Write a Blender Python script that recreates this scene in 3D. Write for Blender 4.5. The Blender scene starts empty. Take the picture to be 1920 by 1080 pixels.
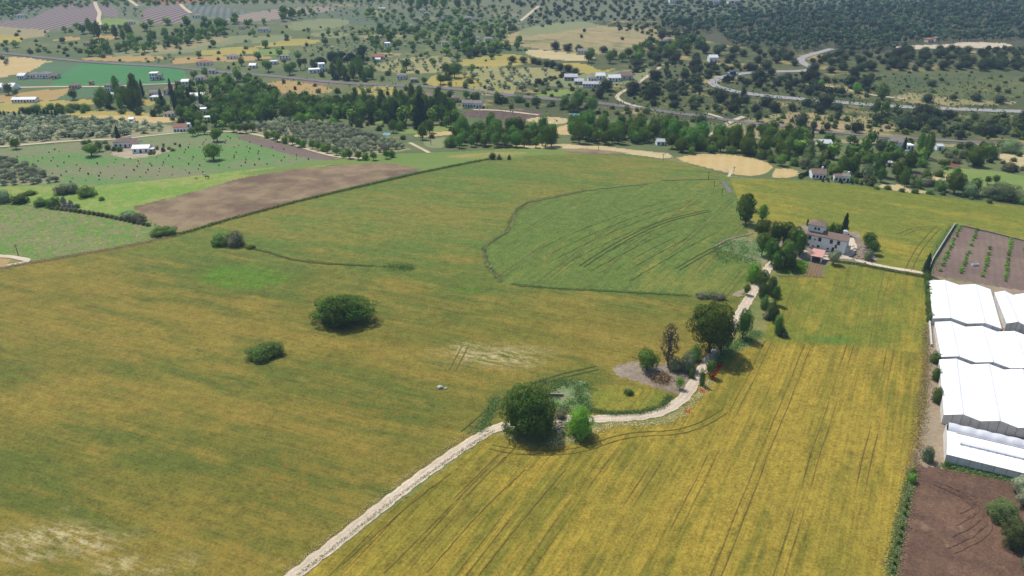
import bpy, bmesh, math, random
import numpy as np
from mathutils import Vector

# ------------------------------------------------------------------ camera, world, sun, exposure
S = bpy.context.scene
COL = S.collection
R = math.radians
CAM_H, PITCH, FPX = 120.0, R(25.2), 1423.0
cam = bpy.data.cameras.new('camera'); cam_o = bpy.data.objects.new('camera', cam); COL.objects.link(cam_o)
cam_o.location = (0, 0, CAM_H); cam_o.rotation_euler = (math.pi / 2 - PITCH, 0, 0)
cam.sensor_width = 36; cam.lens = FPX / 1920 * 36; cam.clip_end = 20000; cam.clip_start = 1
S.camera = cam_o
SUN_EL = R(60); SUN_AZ = math.atan2(0.72, -0.62)          # direction towards the sun, seen from above
w = bpy.data.worlds.new('World'); S.world = w; w.use_nodes = True
nt = w.node_tree
sky = nt.nodes.new('ShaderNodeTexSky'); sky.sky_type = 'NISHITA'; sky.sun_disc = False
sky.sun_elevation = SUN_EL; sky.sun_rotation = math.pi / 2 - SUN_AZ
bg = nt.nodes['Background']; bg.inputs[1].default_value = 0.13
nt.links.new(sky.outputs[0], bg.inputs[0])
sun = bpy.data.lights.new('sun', 'SUN'); sun.energy = 4.4; sun.angle = R(0.5); sun.color = (1, .955, .88)
sun_o = bpy.data.objects.new('sun', sun); COL.objects.link(sun_o)
sd = Vector((math.cos(SUN_AZ) * math.cos(SUN_EL), math.sin(SUN_AZ) * math.cos(SUN_EL), math.sin(SUN_EL)))
sun_o.rotation_euler = sd.to_track_quat('Z', 'Y').to_euler(); sun_o.location = (-200, 200, 600)
S.view_settings.view_transform = 'Standard'; S.view_settings.look = 'None'
S.view_settings.exposure = 0.0; S.view_settings.gamma = 1
S.render.engine = 'CYCLES'
cy = S.cycles
cy.use_denoising = True; cy.max_bounces = 5; cy.diffuse_bounces = 3; cy.glossy_bounces = 1; cy.transmission_bounces = 2
cy.transparent_max_bounces = 4; cy.volume_bounces = 0; cy.caustics_reflective = False; cy.caustics_refractive = False

rnd = random.Random(7)
NR = np.random.default_rng(11)

# ------------------------------------------------------------------ terrain and helpers
def sst(t):
    t = np.clip(t, 0, 1); return t * t * (3 - 2 * t)

def H(x, y):
    x = np.asarray(x, float); y = np.asarray(y, float)
    z = 5 * np.exp(-((x - 20) / 190) ** 2 - ((y - 330) / 95) ** 2)
    z = z - 7 * np.exp(-((y - 570 + .1 * x) / 90) ** 2)
    z = z + 28 * sst((y - 760) / 900)
    z = z + 13 * np.exp(-((x + 380) / 260) ** 2 - ((y - 1080) / 200) ** 2)
    z = z + 12 * np.exp(-((x - 380) / 250) ** 2 - ((y - 800) / 160) ** 2)
    z = z + 10 * np.exp(-((x - 30) / 120) ** 2 - ((y - 930) / 120) ** 2)
    far = np.clip((np.hypot(x, y) - 2200) / 5000, 0, 1)
    z = z + 55 * far * far
    fade = np.exp(-(np.hypot(x, y) / 430) ** 2)
    z = z + fade * (.35 * np.sin(x * .06 + .9 * np.sin(y * .021)) + .4 * np.sin(y * .048 + 1.3 * np.sin(x * .017) + 1))
    return z

CT, ST = math.cos(PITCH), math.sin(PITCH)

def P(px, py, dz=0.0):
    """world point on the terrain (plus dz) that the photograph shows at this pixel of 1920 x 1080"""
    u = (np.asarray(px, float) - 960) / FPX; v = -(np.asarray(py, float) - 540) / FPX
    dx, dy, dzr = u, CT + v * ST, -ST + v * CT
    dzr = np.minimum(dzr, -.02)
    z = np.zeros_like(u) + dz
    for _ in range(45):
        t = (CAM_H - z) / -dzr
        z = .35 * z + .65 * (H(dx * t, dy * t) + dz)
    t = (CAM_H - z) / -dzr
    return np.stack([dx * t, dy * t, z], -1)

def mpp(p):
    """metres per photograph pixel at a world point"""
    return (p[1] * CT - (p[2] - CAM_H) * ST) / FPX

def depr(p): return math.atan2(CAM_H - p[2], p[1])

def chaikin(pts, n=1, closed=True):
    pts = np.asarray(pts, float)
    for _ in range(n):
        q = np.roll(pts, -1, 0)
        if closed:
            pts = np.stack([.75 * pts + .25 * q, .25 * pts + .75 * q], 1).reshape(-1, pts.shape[1])
        else:
            a, b = pts[:-1], pts[1:]
            m = np.stack([.75 * a + .25 * b, .25 * a + .75 * b], 1).reshape(-1, pts.shape[1])
            pts = np.vstack([pts[:1], m, pts[-1:]])
    return pts

def inside(x, y, poly):
    c = np.zeros(x.shape, bool)
    n = len(poly)
    for i in range(n):
        x0, y0 = poly[i]; x1, y1 = poly[(i + 1) % n]
        if y0 == y1: continue
        k = (y0 > y) != (y1 > y)
        c ^= k & (x < (x1 - x0) * (y - y0) / (y1 - y0) + x0)
    return c

def wpoly(pts, smooth=0):
    pts = np.array(pts, float)
    p = P(pts[:, 0], pts[:, 1])[:, :2]
    return chaikin(p, smooth) if smooth else p

def resample(p, step):
    d = np.r_[0, np.cumsum(np.linalg.norm(np.diff(p, axis=0), axis=1))]
    n = max(2, int(d[-1] / step) + 1)
    t = np.linspace(0, d[-1], n)
    return np.stack([np.interp(t, d, p[:, k]) for k in range(p.shape[1])], -1)

def tag(o, label=None, cat=None, group=None, kind=None):
    if label: o['label'] = label
    if cat: o['category'] = cat
    if group: o['group'] = group
    if kind: o['kind'] = kind
    return o

def empty(name, loc, rz=0, parent=None):
    o = bpy.data.objects.new(name, None); COL.objects.link(o)
    o.location = loc; o.rotation_euler = (0, 0, rz); o.empty_display_size = .5
    if parent: o.parent = parent
    return o

def mesh_np(name, V, quads=None, tris=None, mats=(), midx=None, smooth=False):
    me = bpy.data.meshes.new(name)
    quads = np.zeros((0, 4), np.int32) if quads is None else np.asarray(quads, np.int32)
    tris = np.zeros((0, 3), np.int32) if tris is None else np.asarray(tris, np.int32)
    loops = np.r_[quads.ravel(), tris.ravel()].astype(np.int32)
    starts = np.r_[np.arange(len(quads)) * 4, len(quads) * 4 + np.arange(len(tris)) * 3].astype(np.int32)
    me.vertices.add(len(V)); me.vertices.foreach_set('co', np.asarray(V, np.float32).ravel())
    me.loops.add(len(loops)); me.loops.foreach_set('vertex_index', loops)
    me.polygons.add(len(starts)); me.polygons.foreach_set('loop_start', starts)
    if midx is not None: me.polygons.foreach_set('material_index', np.asarray(midx, np.int32))
    me.polygons.foreach_set('use_smooth', np.full(len(starts), smooth, bool))
    me.update(calc_edges=True)
    for m in mats: me.materials.append(m)
    return me

def obj(name, me, parent=None, loc=None):
    o = bpy.data.objects.new(name, me); COL.objects.link(o)
    if parent: o.parent = parent
    if loc is not None: o.location = loc
    return o

class MB:
    """collects boxes, prisms and tubes and links them as one mesh object"""
    def __init__(s): s.v = []; s.f = []
    def add(s, vs, fs):
        n = len(s.v); s.v += [tuple(map(float, q)) for q in vs]; s.f += [tuple(i + n for i in f) for f in fs]; return s
    def box(s, x0, x1, y0, y1, z0, z1, top=True):
        v = [(x0, y0, z0), (x1, y0, z0), (x1, y1, z0), (x0, y1, z0), (x0, y0, z1), (x1, y0, z1), (x1, y1, z1), (x0, y1, z1)]
        f = [(3, 2, 1, 0), (0, 1, 5, 4), (1, 2, 6, 5), (2, 3, 7, 6), (3, 0, 4, 7)]
        if top: f.append((4, 5, 6, 7))
        return s.add(v, f)
    def hip(s, x0, x1, y0, y1, z, r, th=.14):
        ym = (y0 + y1) / 2; L = x1 - x0; D = y1 - y0; k = min(L, D) / 2
        xa, xb = (x0 + k, x1 - k) if L >= D else ((x0 + x1) / 2,) * 2
        ya, yb = (ym, ym) if L >= D else (y0 + k, y1 - k)
        v = [(x0, y0, z), (x1, y0, z), (x1, y1, z), (x0, y1, z), (x0, y0, z + th), (x1, y0, z + th), (x1, y1, z + th), (x0, y1, z + th)]
        f = [(3, 2, 1, 0), (0, 1, 5, 4), (1, 2, 6, 5), (2, 3, 7, 6), (3, 0, 4, 7)]
        if L > D + .05: v += [(xa, ym, z + r), (xb, ym, z + r)]; f += [(4, 5, 9, 8), (5, 6, 9), (6, 7, 8, 9), (7, 4, 8)]
        elif D > L + .05: v += [(xa, ya, z + r), (xa, yb, z + r)]; f += [(4, 5, 8), (5, 6, 9, 8), (6, 7, 9), (7, 4, 8, 9)]
        else: v += [(xa, ym, z + r)]; f += [(4, 5, 8), (5, 6, 8), (6, 7, 8), (7, 4, 8)]
        return s.add(v, f)
    def gable_wall(s, x0, x1, y0, y1, z0, z1, r):
        ym = (y0 + y1) / 2
        v = [(x0, y0, z0), (x1, y0, z0), (x1, y1, z0), (x0, y1, z0), (x0, y0, z1), (x1, y0, z1), (x1, y1, z1), (x0, y1, z1), (x0, ym, z1 + r), (x1, ym, z1 + r)]
        return s.add(v, [(0, 1, 5, 4), (2, 3, 7, 6), (1, 2, 6, 9, 5), (3, 0, 4, 8, 7), (4, 5, 9, 8), (6, 7, 8, 9)])
    def gable_roof(s, x0, x1, y0, y1, z, r, ov=.3, th=.16):
        ym = (y0 + y1) / 2; hd = (y1 - y0) / 2; dz = r * ov / hd
        xa, xb = x0 - ov, x1 + ov
        for a, b in ((y0 - ov, 1), (y1 + ov, -1)):
            e = .02
            v = [(xa, a, z - dz + e), (xb, a, z - dz + e), (xb, ym, z + r + e), (xa, ym, z + r + e)]
            v += [(p, q, h + th) for p, q, h in v]
            s.add(v, [(0, 1, 2, 3), (4, 5, 6, 7), (0, 1, 5, 4), (1, 2, 6, 5), (2, 3, 7, 6), (3, 0, 4, 7)])
        return s
    def tube(s, p0, p1, r0, r1, n=8):
        p0 = Vector(p0); p1 = Vector(p1); d = (p1 - p0).normalized()
        a = d.orthogonal().normalized(); b = d.cross(a); v = []
        for p, r in ((p0, r0), (p1, r1)):
            for i in range(n):
                t = 2 * math.pi * i / n; v.append(p + (a * math.cos(t) + b * math.sin(t)) * r)
        f = [(i, (i + 1) % n, n + (i + 1) % n, n + i) for i in range(n)] + [tuple(range(n))[::-1], tuple(range(n, 2 * n))]
        return s.add(v, f)
    def build(s, name, mat, parent=None, loc=None, smooth=False):
        me = bpy.data.meshes.new(name); me.from_pydata(s.v, [], s.f); me.update(); me.materials.append(mat)
        bm = bmesh.new(); bm.from_mesh(me); bmesh.ops.recalc_face_normals(bm, faces=bm.faces); bm.to_mesh(me); bm.free()
        if smooth:
            me.polygons.foreach_set('use_smooth', np.ones(len(me.polygons), bool))
        return obj(name, me, parent, loc)

# ------------------------------------------------------------------ materials
def lin(c): c /= 255; return c / 12.92 if c <= .04045 else ((c + .055) / 1.055) ** 2.4
LUM = 1.30
def A(r, g, b): return (lin(r) / LUM, lin(g) / LUM, lin(b) / LUM, 1)

class NG:
    def __init__(s, name):
        s.m = bpy.data.materials.new(name); s.m.use_nodes = True; s.t = s.m.node_tree; s.n = s.t.nodes; s.l = s.t.links
        s.b = s.n['Principled BSDF']; s.b.inputs['Roughness'].default_value = .9
        s.b.inputs['Specular IOR Level'].default_value = .15
    def link(s, a, b): s.l.new(a, b)
    def val(s, sock, x):
        if hasattr(x, 'is_linked') or hasattr(x, 'links'): s.l.new(x, sock)
        else: sock.default_value = x
    def math(s, op, a, b=0.0, clamp=False):
        n = s.n.new('ShaderNodeMath'); n.operation = op; n.use_clamp = clamp; s.val(n.inputs[0], a); s.val(n.inputs[1], b); return n.outputs[0]
    def mix(s, f, a, b, mode='MIX'):
        n = s.n.new('ShaderNodeMix'); n.data_type = 'RGBA'; n.blend_type = mode
        s.val(n.inputs[0], f); s.val(n.inputs[6], a); s.val(n.inputs[7], b); return n.outputs[2]
    def pos(s, scale=(1, 1, 1), rot=0.0):
        g = s.n.new('ShaderNodeNewGeometry'); o = g.outputs['Position']
        if rot:
            r = s.n.new('ShaderNodeVectorRotate'); r.rotation_type = 'Z_AXIS'; r.inputs['Angle'].default_value = rot; s.link(o, r.inputs['Vector']); o = r.outputs[0]
        v = s.n.new('ShaderNodeVectorMath'); v.operation = 'MULTIPLY'; s.link(o, v.inputs[0]); v.inputs[1].default_value = scale
        return v.outputs[0]
    def noise(s, vec, scale=1.0, detail=3.0, rough=.55, dist=0.0):
        n = s.n.new('ShaderNodeTexNoise'); n.inputs['Scale'].default_value = scale; n.inputs['Detail'].default_value = detail
        n.inputs['Roughness'].default_value = rough; n.inputs['Distortion'].default_value = dist; s.link(vec, n.inputs['Vector']); return n.outputs[0]
    def ramp(s, f, lo, hi):
        n = s.n.new('ShaderNodeMapRange'); n.inputs[1].default_value = lo; n.inputs[2].default_value = hi; n.clamp = True
        s.link(f, n.inputs[0]); return n.outputs[0]
    def col(s, c): s.val(s.b.inputs['Base Color'], c); return s.m

def gmat(name, c1, c2, big=(.012, .03), rot=0.0, mid=.12, fine=1.1, grain=.35, amp=(2.6, 1.6), c3=None, t3=(.58, .7), s3=.06, rows=None, st=(1, 1, 1)):
    """a ground: two colours blended by large and middle patches, a fine grain, optional third colour in patches, optional rows"""
    g = NG(name)
    nb = g.noise(g.pos((big[0], big[1], .02), rot), 1, 4); nm = g.noise(g.pos((st[0], st[1], 1), rot), mid, 4); nf = g.noise(g.pos(), fine, 4, .7)
    f = g.math('ADD', g.math('MULTIPLY', g.math('SUBTRACT', nb, .5), amp[0]), g.math('MULTIPLY', g.math('SUBTRACT', nm, .5), amp[1]))
    f = g.math('ADD', f, .5, True)
    c = g.mix(f, c1, c2)
    if c3: c = g.mix(g.ramp(g.noise(g.pos((1, 1.6, 1), rot + .4), s3, 5, .65), *t3), c, c3)
    if rows:
        period, ang, strength, rc = rows
        v = g.n.new('ShaderNodeTexWave'); v.wave_type = 'BANDS'; v.bands_direction = 'X'
        v.inputs['Scale'].default_value = 1; v.inputs['Distortion'].default_value = .6; v.inputs['Detail'].default_value = 2; v.inputs['Detail Scale'].default_value = .3
        k = 2 * math.pi / period / 20
        g.link(g.pos((k, k, k), ang), v.inputs['Vector'])
        c = g.mix(g.math('MULTIPLY', g.ramp(v.outputs['Fac'], .35, .8), strength), c, rc)
    h = g.n.new('ShaderNodeHueSaturation'); g.link(c, h.inputs['Color'])
    g.link(g.math('ADD', g.math('MULTIPLY', g.math('SUBTRACT', nf, .5), grain * 2), 1.0), h.inputs['Value'])
    bp = g.n.new('ShaderNodeBump'); bp.inputs['Strength'].default_value = .5; bp.inputs['Distance'].default_value = .25
    g.link(nf, bp.inputs['Height']); g.link(bp.outputs[0], g.b.inputs['Normal'])
    return g.col(h.outputs[0])

def crop(name, ripe, green, lush, big=(.008, .03), rot=0.0, tram=None, bias=0.0, soil=A(95, 78, 42), streak=(.05, .5), sk=.5, gamp=5.0, mid3=None, upper=None):
    """a standing cereal crop: ripe and green patches, sowing streaks, straw and poppy patches from the ground's painted attribute"""
    g = NG(name)
    at = g.n.new('ShaderNodeAttribute'); at.attribute_name = 'paint'
    sp = g.n.new('ShaderNodeSeparateColor'); g.link(at.outputs['Color'], sp.inputs[0])
    nb = g.noise(g.pos((big[0], big[1], .02), rot), 1, 5, .6, .4); nm = g.noise(g.pos((.05, .16, .1), rot), 1, 4, .6)
    ns = g.noise(g.pos((streak[0], streak[1], .1), rot), 1, 3, .6); nf = g.noise(g.pos(), 1.6, 5, .8); nc = g.noise(g.pos(), .33, 4, .7)
    f = g.math('ADD', g.math('MULTIPLY', g.math('SUBTRACT', nb, .5), gamp), g.math('MULTIPLY', g.math('SUBTRACT', nm, .5), 3.0))
    f = g.math('ADD', f, g.math('MULTIPLY', g.math('SUBTRACT', ns, .5), sk * 2.5))
    f = g.math('ADD', f, g.math('ADD', sp.outputs[0], bias), True)
    c = g.mix(f, ripe, green)
    if mid3: c = g.mix(g.math('MULTIPLY', g.ramp(g.noise(g.pos((.022, .06, .02), rot), 1, 4, .6, .5), .48, .6), .7), c, mid3)
    f2 = g.math('SUBTRACT', g.math('MULTIPLY', sp.outputs[0], 2.2), 2.2, True)
    f2 = g.math('MULTIPLY', f2, g.ramp(g.noise(g.pos((.12, .4, .1), rot), 1, 4, .65), .36, .5))
    c = g.mix(f2, c, lush)
    if upper: c = g.mix(at.outputs['Alpha'], c, g.mix(f2, g.mix(f, upper[0], upper[1]), lush))
    if tram:
        period, ang, half = tram
        d = g.pos((1, 1, 1), ang); sx = g.n.new('ShaderNodeSeparateXYZ'); g.link(d, sx.inputs[0])
        wob = g.math('MULTIPLY', g.noise(g.pos((.02, .02, .02)), 1, 2), 2)
        u = g.math('ADD', sx.outputs[0], wob)
        for off in (0.0, 2.0):
            m = g.math('ABSOLUTE', g.math('SUBTRACT', g.math('FLOORED_MODULO', g.math('ADD', u, off), period), period / 2))
            k = g.math('MULTIPLY', g.math('LESS_THAN', m, half), g.ramp(g.noise(g.pos((.03, .03, .03)), 1, 3), .42, .56))
            c = g.mix(g.math('MULTIPLY', k, .8), c, soil)
    pale = g.math('MULTIPLY', sp.outputs[1], g.ramp(g.noise(g.pos((.25, .8, 1), rot), 1, 4, .7), .42, .6))
    c = g.mix(pale, c, A(188, 174, 124))
    pop = g.math('MULTIPLY', g.ramp(nc, .54, .62), g.math('MULTIPLY', sp.outputs[2], g.ramp(nf, .5, .62)))
    c = g.mix(pop, c, A(170, 50, 28))
    h = g.n.new('ShaderNodeHueSaturation'); g.link(c, h.inputs['Color'])
    val = g.math('ADD', g.math('MULTIPLY', g.math('SUBTRACT', nf, .5), 2.4), g.math('MULTIPLY', g.math('SUBTRACT', nc, .5), 1.1))
    n4 = g.noise(g.pos((.06, 1.3, .2), rot), 1, 3, .7)
    val = g.math('ADD', val, g.math('MULTIPLY', g.math('SUBTRACT', n4, .5), 0.55 + .35 * sk))
    g.link(g.math('ADD', val, 1.0), h.inputs['Value'])
    bp = g.n.new('ShaderNodeBump'); bp.inputs['Strength'].default_value = .6; bp.inputs['Distance'].default_value = .35
    g.link(nf, bp.inputs['Height']); g.link(bp.outputs[0], g.b.inputs['Normal'])
    return g.col(h.outputs[0])

def plain(name, c, c2=None, scale=1.5, rough=.8, spec=.2, t=(.4, .65)):
    g = NG(name); g.b.inputs['Roughness'].default_value = rough; g.b.inputs['Specular IOR Level'].default_value = spec
    if c2 is None: c2 = tuple(x * .75 for x in c[:3]) + (1,)
    tc = g.n.new('ShaderNodeTexCoord')
    return g.col(g.mix(g.ramp(g.noise(tc.outputs['Object'], scale, 4, .65), *t), c, c2))

def leafmat(name, c, var=.35, trans=.28, hue=.018):
    """leaves: diffuse plus a little light let through; each leaf and each tree a little different"""
    g = NG(name)
    gm = g.n.new('ShaderNodeNewGeometry'); oi = g.n.new('ShaderNodeObjectInfo')
    h = g.n.new('ShaderNodeHueSaturation'); h.inputs['Color'].default_value = c
    v = g.math('ADD', g.math('MULTIPLY', gm.outputs['Random Per Island'], var * 1.6), 1 - var * .8)
    v = g.math('MULTIPLY', v, g.math('ADD', g.math('MULTIPLY', oi.outputs['Random'], .85), .62))
    g.link(v, h.inputs['Value'])
    g.link(g.math('ADD', g.math('MULTIPLY', oi.outputs['Random'], hue * 2), .5 - hue), h.inputs['Hue'])
    d = g.n.new('ShaderNodeBsdfDiffuse'); tr = g.n.new('ShaderNodeBsdfTranslucent'); mx = g.n.new('ShaderNodeMixShader')
    g.link(h.outputs[0], d.inputs[0]); g.link(h.outputs[0], tr.inputs[0]); mx.inputs[0].default_value = trans
    g.link(d.outputs[0], mx.inputs[1]); g.link(tr.outputs[0], mx.inputs[2])
    g.link(mx.outputs[0], g.n['Material Output'].inputs[0])
    return g.m

M = {}
M['bark'] = plain('bark', (.11, .085, .06, 1), (.055, .042, .03, 1), 2.5)
LEAF = {
    'poplar_tree': leafmat('poplar_leaves', (0.143, 0.226, 0.038, 1)),
    'riverside_tree': leafmat('riverside_leaves', (0.131, 0.222, 0.039, 1), .4, .28, .03),
    'broadleaf_tree': leafmat('broadleaf_leaves', (0.125, 0.206, 0.036, 1)),
    'walnut_tree': leafmat('walnut_leaves', (0.082, 0.146, 0.027, 1), .4),
    'thicket': leafmat('thicket_leaves', (0.087, 0.150, 0.027, 1), .4),
    'field_tree': leafmat('field_tree_leaves', (.155, .205, .07, 1), .45),
    'willow_tree': leafmat('willow_leaves', (0.180, 0.240, 0.110, 1)),
    'fig_tree': leafmat('fig_leaves', (0.170, 0.300, 0.035, 1)),
    'cypress_tree': leafmat('cypress_leaves', (0.043, 0.078, 0.034, 1), .3, .1),
    'pine_tree': leafmat('pine_needles', (0.062, 0.098, 0.050, 1), .4, .15),
    'holm_oak': leafmat('holm_oak_leaves', (0.062, 0.085, 0.038, 1), .4, .15),
    'olive_tree': leafmat('olive_leaves', (0.270, 0.300, 0.180, 1), .45, .2, .015),
    'shrub': leafmat('shrub_leaves', (0.125, 0.198, 0.046, 1), .45),
    'pale_shrub': leafmat('pale_shrub_leaves', (0.217, 0.264, 0.139, 1), .45),
    'bramble': leafmat('bramble_leaves', (0.171, 0.178, 0.096, 1), .5),
    'bare_tree': leafmat('withered_leaves', (0.264, 0.232, 0.132, 1), .5),
    'vine_sapling': leafmat('sapling_leaves', (0.202, 0.372, 0.054, 1), .4),
    'young_olive': leafmat('young_olive_leaves', (0.070, 0.109, 0.046, 1), .3),
    'grass': leafmat('verge_grass', (0.170, 0.220, 0.060, 1), .6),
    'weeds': leafmat('weeds', (0.140, 0.220, 0.065, 1), .6),
    'straw': leafmat('dry_grass', (0.512, 0.419, 0.217, 1), .5),
    'broom': leafmat('broom_scrub', (0.295, 0.279, 0.078, 1), .6),
    'poppy': leafmat('poppy_petals', (.62, .05, .012, 1), .5, .2, 0.0),
    'brush': leafmat('dry_brush', (0.26, 0.165, 0.10, 1), .6),
}
#@GROUND
# ------------------------------------------------------------------ ground: one sheet, cut along the field edges
def dirang(a, b):
    p = P(*a); q = P(*b); return math.atan2(q[1] - p[1], q[0] - p[0])

a_front = dirang((1379, 975), (1454, 792)); a_mid = dirang((1180, 520), (1330, 395)); a_left = dirang((120, 640), (560, 740))
a_plot = dirang((1600, 640), (1625, 530)); a_far = dirang((1500, 360), (1850, 420))
GM = {
    'barley': crop('barley', A(144, 128, 54), A(102, 110, 42), A(96, 130, 38), (.006, .026), -a_left, bias=.29, streak=(.03, .25), sk=.8, upper=(A(130, 127, 56), A(102, 123, 52)), mid3=A(124, 118, 46)),
    'green_wheat': crop('green_wheat', A(134, 134, 60), A(104, 124, 54), A(95, 140, 52), (.006, .02), -a_mid, tram=(15, math.pi / 2 - a_mid, .2), bias=.62, sk=.7, streak=(.03, .3), gamp=3.5),
    'ripe_wheat': crop('ripe_wheat', A(168, 146, 56), A(126, 121, 43), A(100, 125, 50), (.012, .04), -a_front, tram=(11.5, math.pi / 2 - a_front, .17), bias=.38, sk=1.3, streak=(.02, .5), soil=A(105, 84, 40), gamp=3.2, mid3=A(151, 136, 52)),
    'plot_wheat': crop('plot_wheat', A(156, 142, 54), A(122, 128, 46), A(92, 126, 46), (.02, .03), -a_plot, tram=(14, math.pi / 2 - a_plot, .2), bias=.5, sk=.8, streak=(.03, .4), soil=A(120, 106, 48), gamp=3),
    'far_wheat': crop('far_wheat', A(156, 144, 54), A(122, 130, 48), A(112, 132, 72), (.006, .03), -a_far, bias=.5, sk=.6, streak=(.02, .2), gamp=3.5),
    'green_strip': gmat('green_strip', A(112, 138, 66), A(128, 140, 72), (.01, .04), amp=(2.5, 1)),
    'tan_strip': gmat('tan_strip', A(170, 152, 95), A(130, 140, 70), (.01, .04)),
    'soil_left': gmat('soil_left', A(118, 96, 78), A(154, 134, 102), (.012, .03), -a_left, amp=(4, 2.5), grain=.5, c3=A(122, 128, 74), t3=(.6, .72)),
    'soil_mid': gmat('soil_mid', A(128, 112, 100), A(120, 100, 92), (.02, .03), grain=.3),
    'soil_dark': gmat('soil_dark', A(104, 80, 66), A(126, 98, 78), (.04, .07), .5, mid=.25, fine=1.8, grain=.9, amp=(3, 2.5), c3=A(162, 136, 106), t3=(.62, .74), s3=.04, rows=(2.3, .6, .12, A(84, 64, 52))),
    'soil_right': gmat('soil_right', A(128, 108, 98), A(142, 122, 108), (.03, .05), grain=.8, amp=(3, 2.5), fine=1.8, rows=(2.4, math.pi / 2 - a_plot, .16, A(108, 90, 82))),
    'weedy': gmat('weedy', A(104, 138, 58), A(136, 134, 90), (.012, .03), -a_left, mid=.3, amp=(3, 5), grain=1.0, c3=A(156, 158, 66), t3=(.58, .68), s3=.35),
    'pasture': gmat('pasture', A(120, 154, 62), A(152, 158, 86), (.014, .04), 0, mid=.2, amp=(3.5, 4), grain=.7),
    'orchard': gmat('orchard', A(104, 142, 74), A(134, 134, 98), (.012, .03), .1, mid=.25, amp=(5, 4), grain=.8),
    'grove': gmat('grove', A(165, 158, 125), A(140, 140, 100), (.02, .04), grain=.35),
    'grove_pale': gmat('grove_pale', A(168, 158, 108), A(148, 148, 92), (.02, .04), grain=.3),
    'yard': gmat('yard', A(196, 180, 158), A(160, 146, 118), (.03, .05), grain=.4),
    'stony': gmat('stony', A(165, 150, 130), A(132, 116, 98), (.05, .08), mid=.4, grain=.7),
    'bright_green': gmat('bright_green', A(86, 150, 50), A(98, 158, 54), grain=.4, rows=(1.0, .4, .5, A(70, 118, 44))),
    'garden_soil': gmat('garden_soil', A(136, 112, 86), A(150, 126, 92), grain=.3, rows=(1.1, math.pi / 2 - a_plot, .5, A(108, 88, 68))),
    'weed_patch': gmat('weed_patch', A(112, 146, 84), A(150, 148, 112), (.08, .1), mid=.4, amp=(3, 3), grain=.6),
    'gh_yard': gmat('gh_yard', A(170, 152, 128), A(150, 134, 108), (.05, .05), grain=.5),
    'green_bright_far': gmat('emerald', A(74, 132, 74), A(84, 138, 84), (.008, .03), grain=.15),
    'green_muted': gmat('green_muted', A(88, 120, 78), A(96, 122, 86), grain=.2),
    'meadow': gmat('meadow', A(118, 146, 72), A(140, 150, 82), (.02, .05), grain=.25),
    'stubble': gmat('stubble', A(204, 178, 124), A(196, 168, 110), (.02, .06), grain=.25, rows=(7, .3, .25, A(214, 192, 142))),
    'stubble_pale': gmat('stubble_pale', A(208, 190, 142), A(190, 172, 126), (.02, .05), grain=.25),
    'ochre': gmat('ochre', A(184, 164, 86), A(164, 156, 84), (.01, .04), grain=.25),
    'orange': gmat('orange', A(186, 154, 98), A(176, 150, 96), (.01, .04), grain=.25),
    'tan': gmat('tan', A(168, 152, 108), A(150, 146, 104), (.01, .03), grain=.3),
    'tan_green': gmat('tan_green', A(142, 146, 98), A(132, 140, 98), (.01, .03), grain=.3),
    'tan_scrub': gmat('tan_scrub', A(182, 158, 116), A(150, 146, 100), (.008, .02), grain=.4, c3=A(112, 118, 74), t3=(.52, .68), s3=.05),
    'pink_soil': gmat('pink_soil', A(168, 146, 130), A(158, 142, 126), grain=.2, rows=(9, .2, .6, A(128, 128, 108))),
    'vineyard': gmat('vineyard', A(160, 138, 130), A(152, 132, 126), (.01, .02), grain=.2, rows=(11, .12, 1.0, A(92, 90, 88))),
    'vineyard_green': gmat('vineyard_green', A(108, 122, 112), A(128, 128, 118), (.01, .02), grain=.2, rows=(9, -.3, .7, A(84, 98, 88))),
    'plough': gmat('plough', A(112, 94, 84), A(100, 84, 76), (.01, .03), grain=.2, rows=(8, .1, .3, A(124, 108, 96))),
    'plough_light': gmat('plough_light', A(142, 122, 102), A(128, 110, 94), (.01, .03), grain=.2),
    'red_field': gmat('red_field', A(176, 74, 66), A(160, 110, 86), (.006, .02), grain=.2, amp=(3, 1)),
    'red_soil': gmat('red_soil', A(140, 88, 74), A(130, 88, 74), grain=.2),
    'sand': gmat('sand', A(214, 198, 172), A(196, 178, 148), (.02, .05), grain=.2),
    'scrub_green': gmat('scrub_green', A(84, 98, 66), A(110, 114, 70), (.008, .02), grain=.4, c3=A(176, 158, 76), t3=(.6, .72), s3=.03),
    'pine_floor': gmat('pine_floor', A(74, 84, 60), A(96, 94, 68), (.01, .02), grain=.3),
    'valley': gmat('valley', A(92, 108, 68), A(118, 124, 78), (.008, .02), grain=.35, c3=A(150, 140, 94), t3=(.6, .7), s3=.02),
    'hill': gmat('hill', A(104, 108, 66), A(76, 88, 56), (.006, .015), grain=.4, c3=A(172, 152, 100), t3=(.54, .64), s3=.022),
    'verge': gmat('verge', A(150, 142, 84), A(112, 126, 66), (.03, .05), mid=.3, amp=(3, 3), grain=.5),
    'far_hill': gmat('far_hill', A(96, 112, 86), A(122, 124, 92), (.003, .008), grain=.3, c3=A(150, 138, 108), t3=(.58, .68), s3=.008),
}
X0, X1 = -400, 2320
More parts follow.
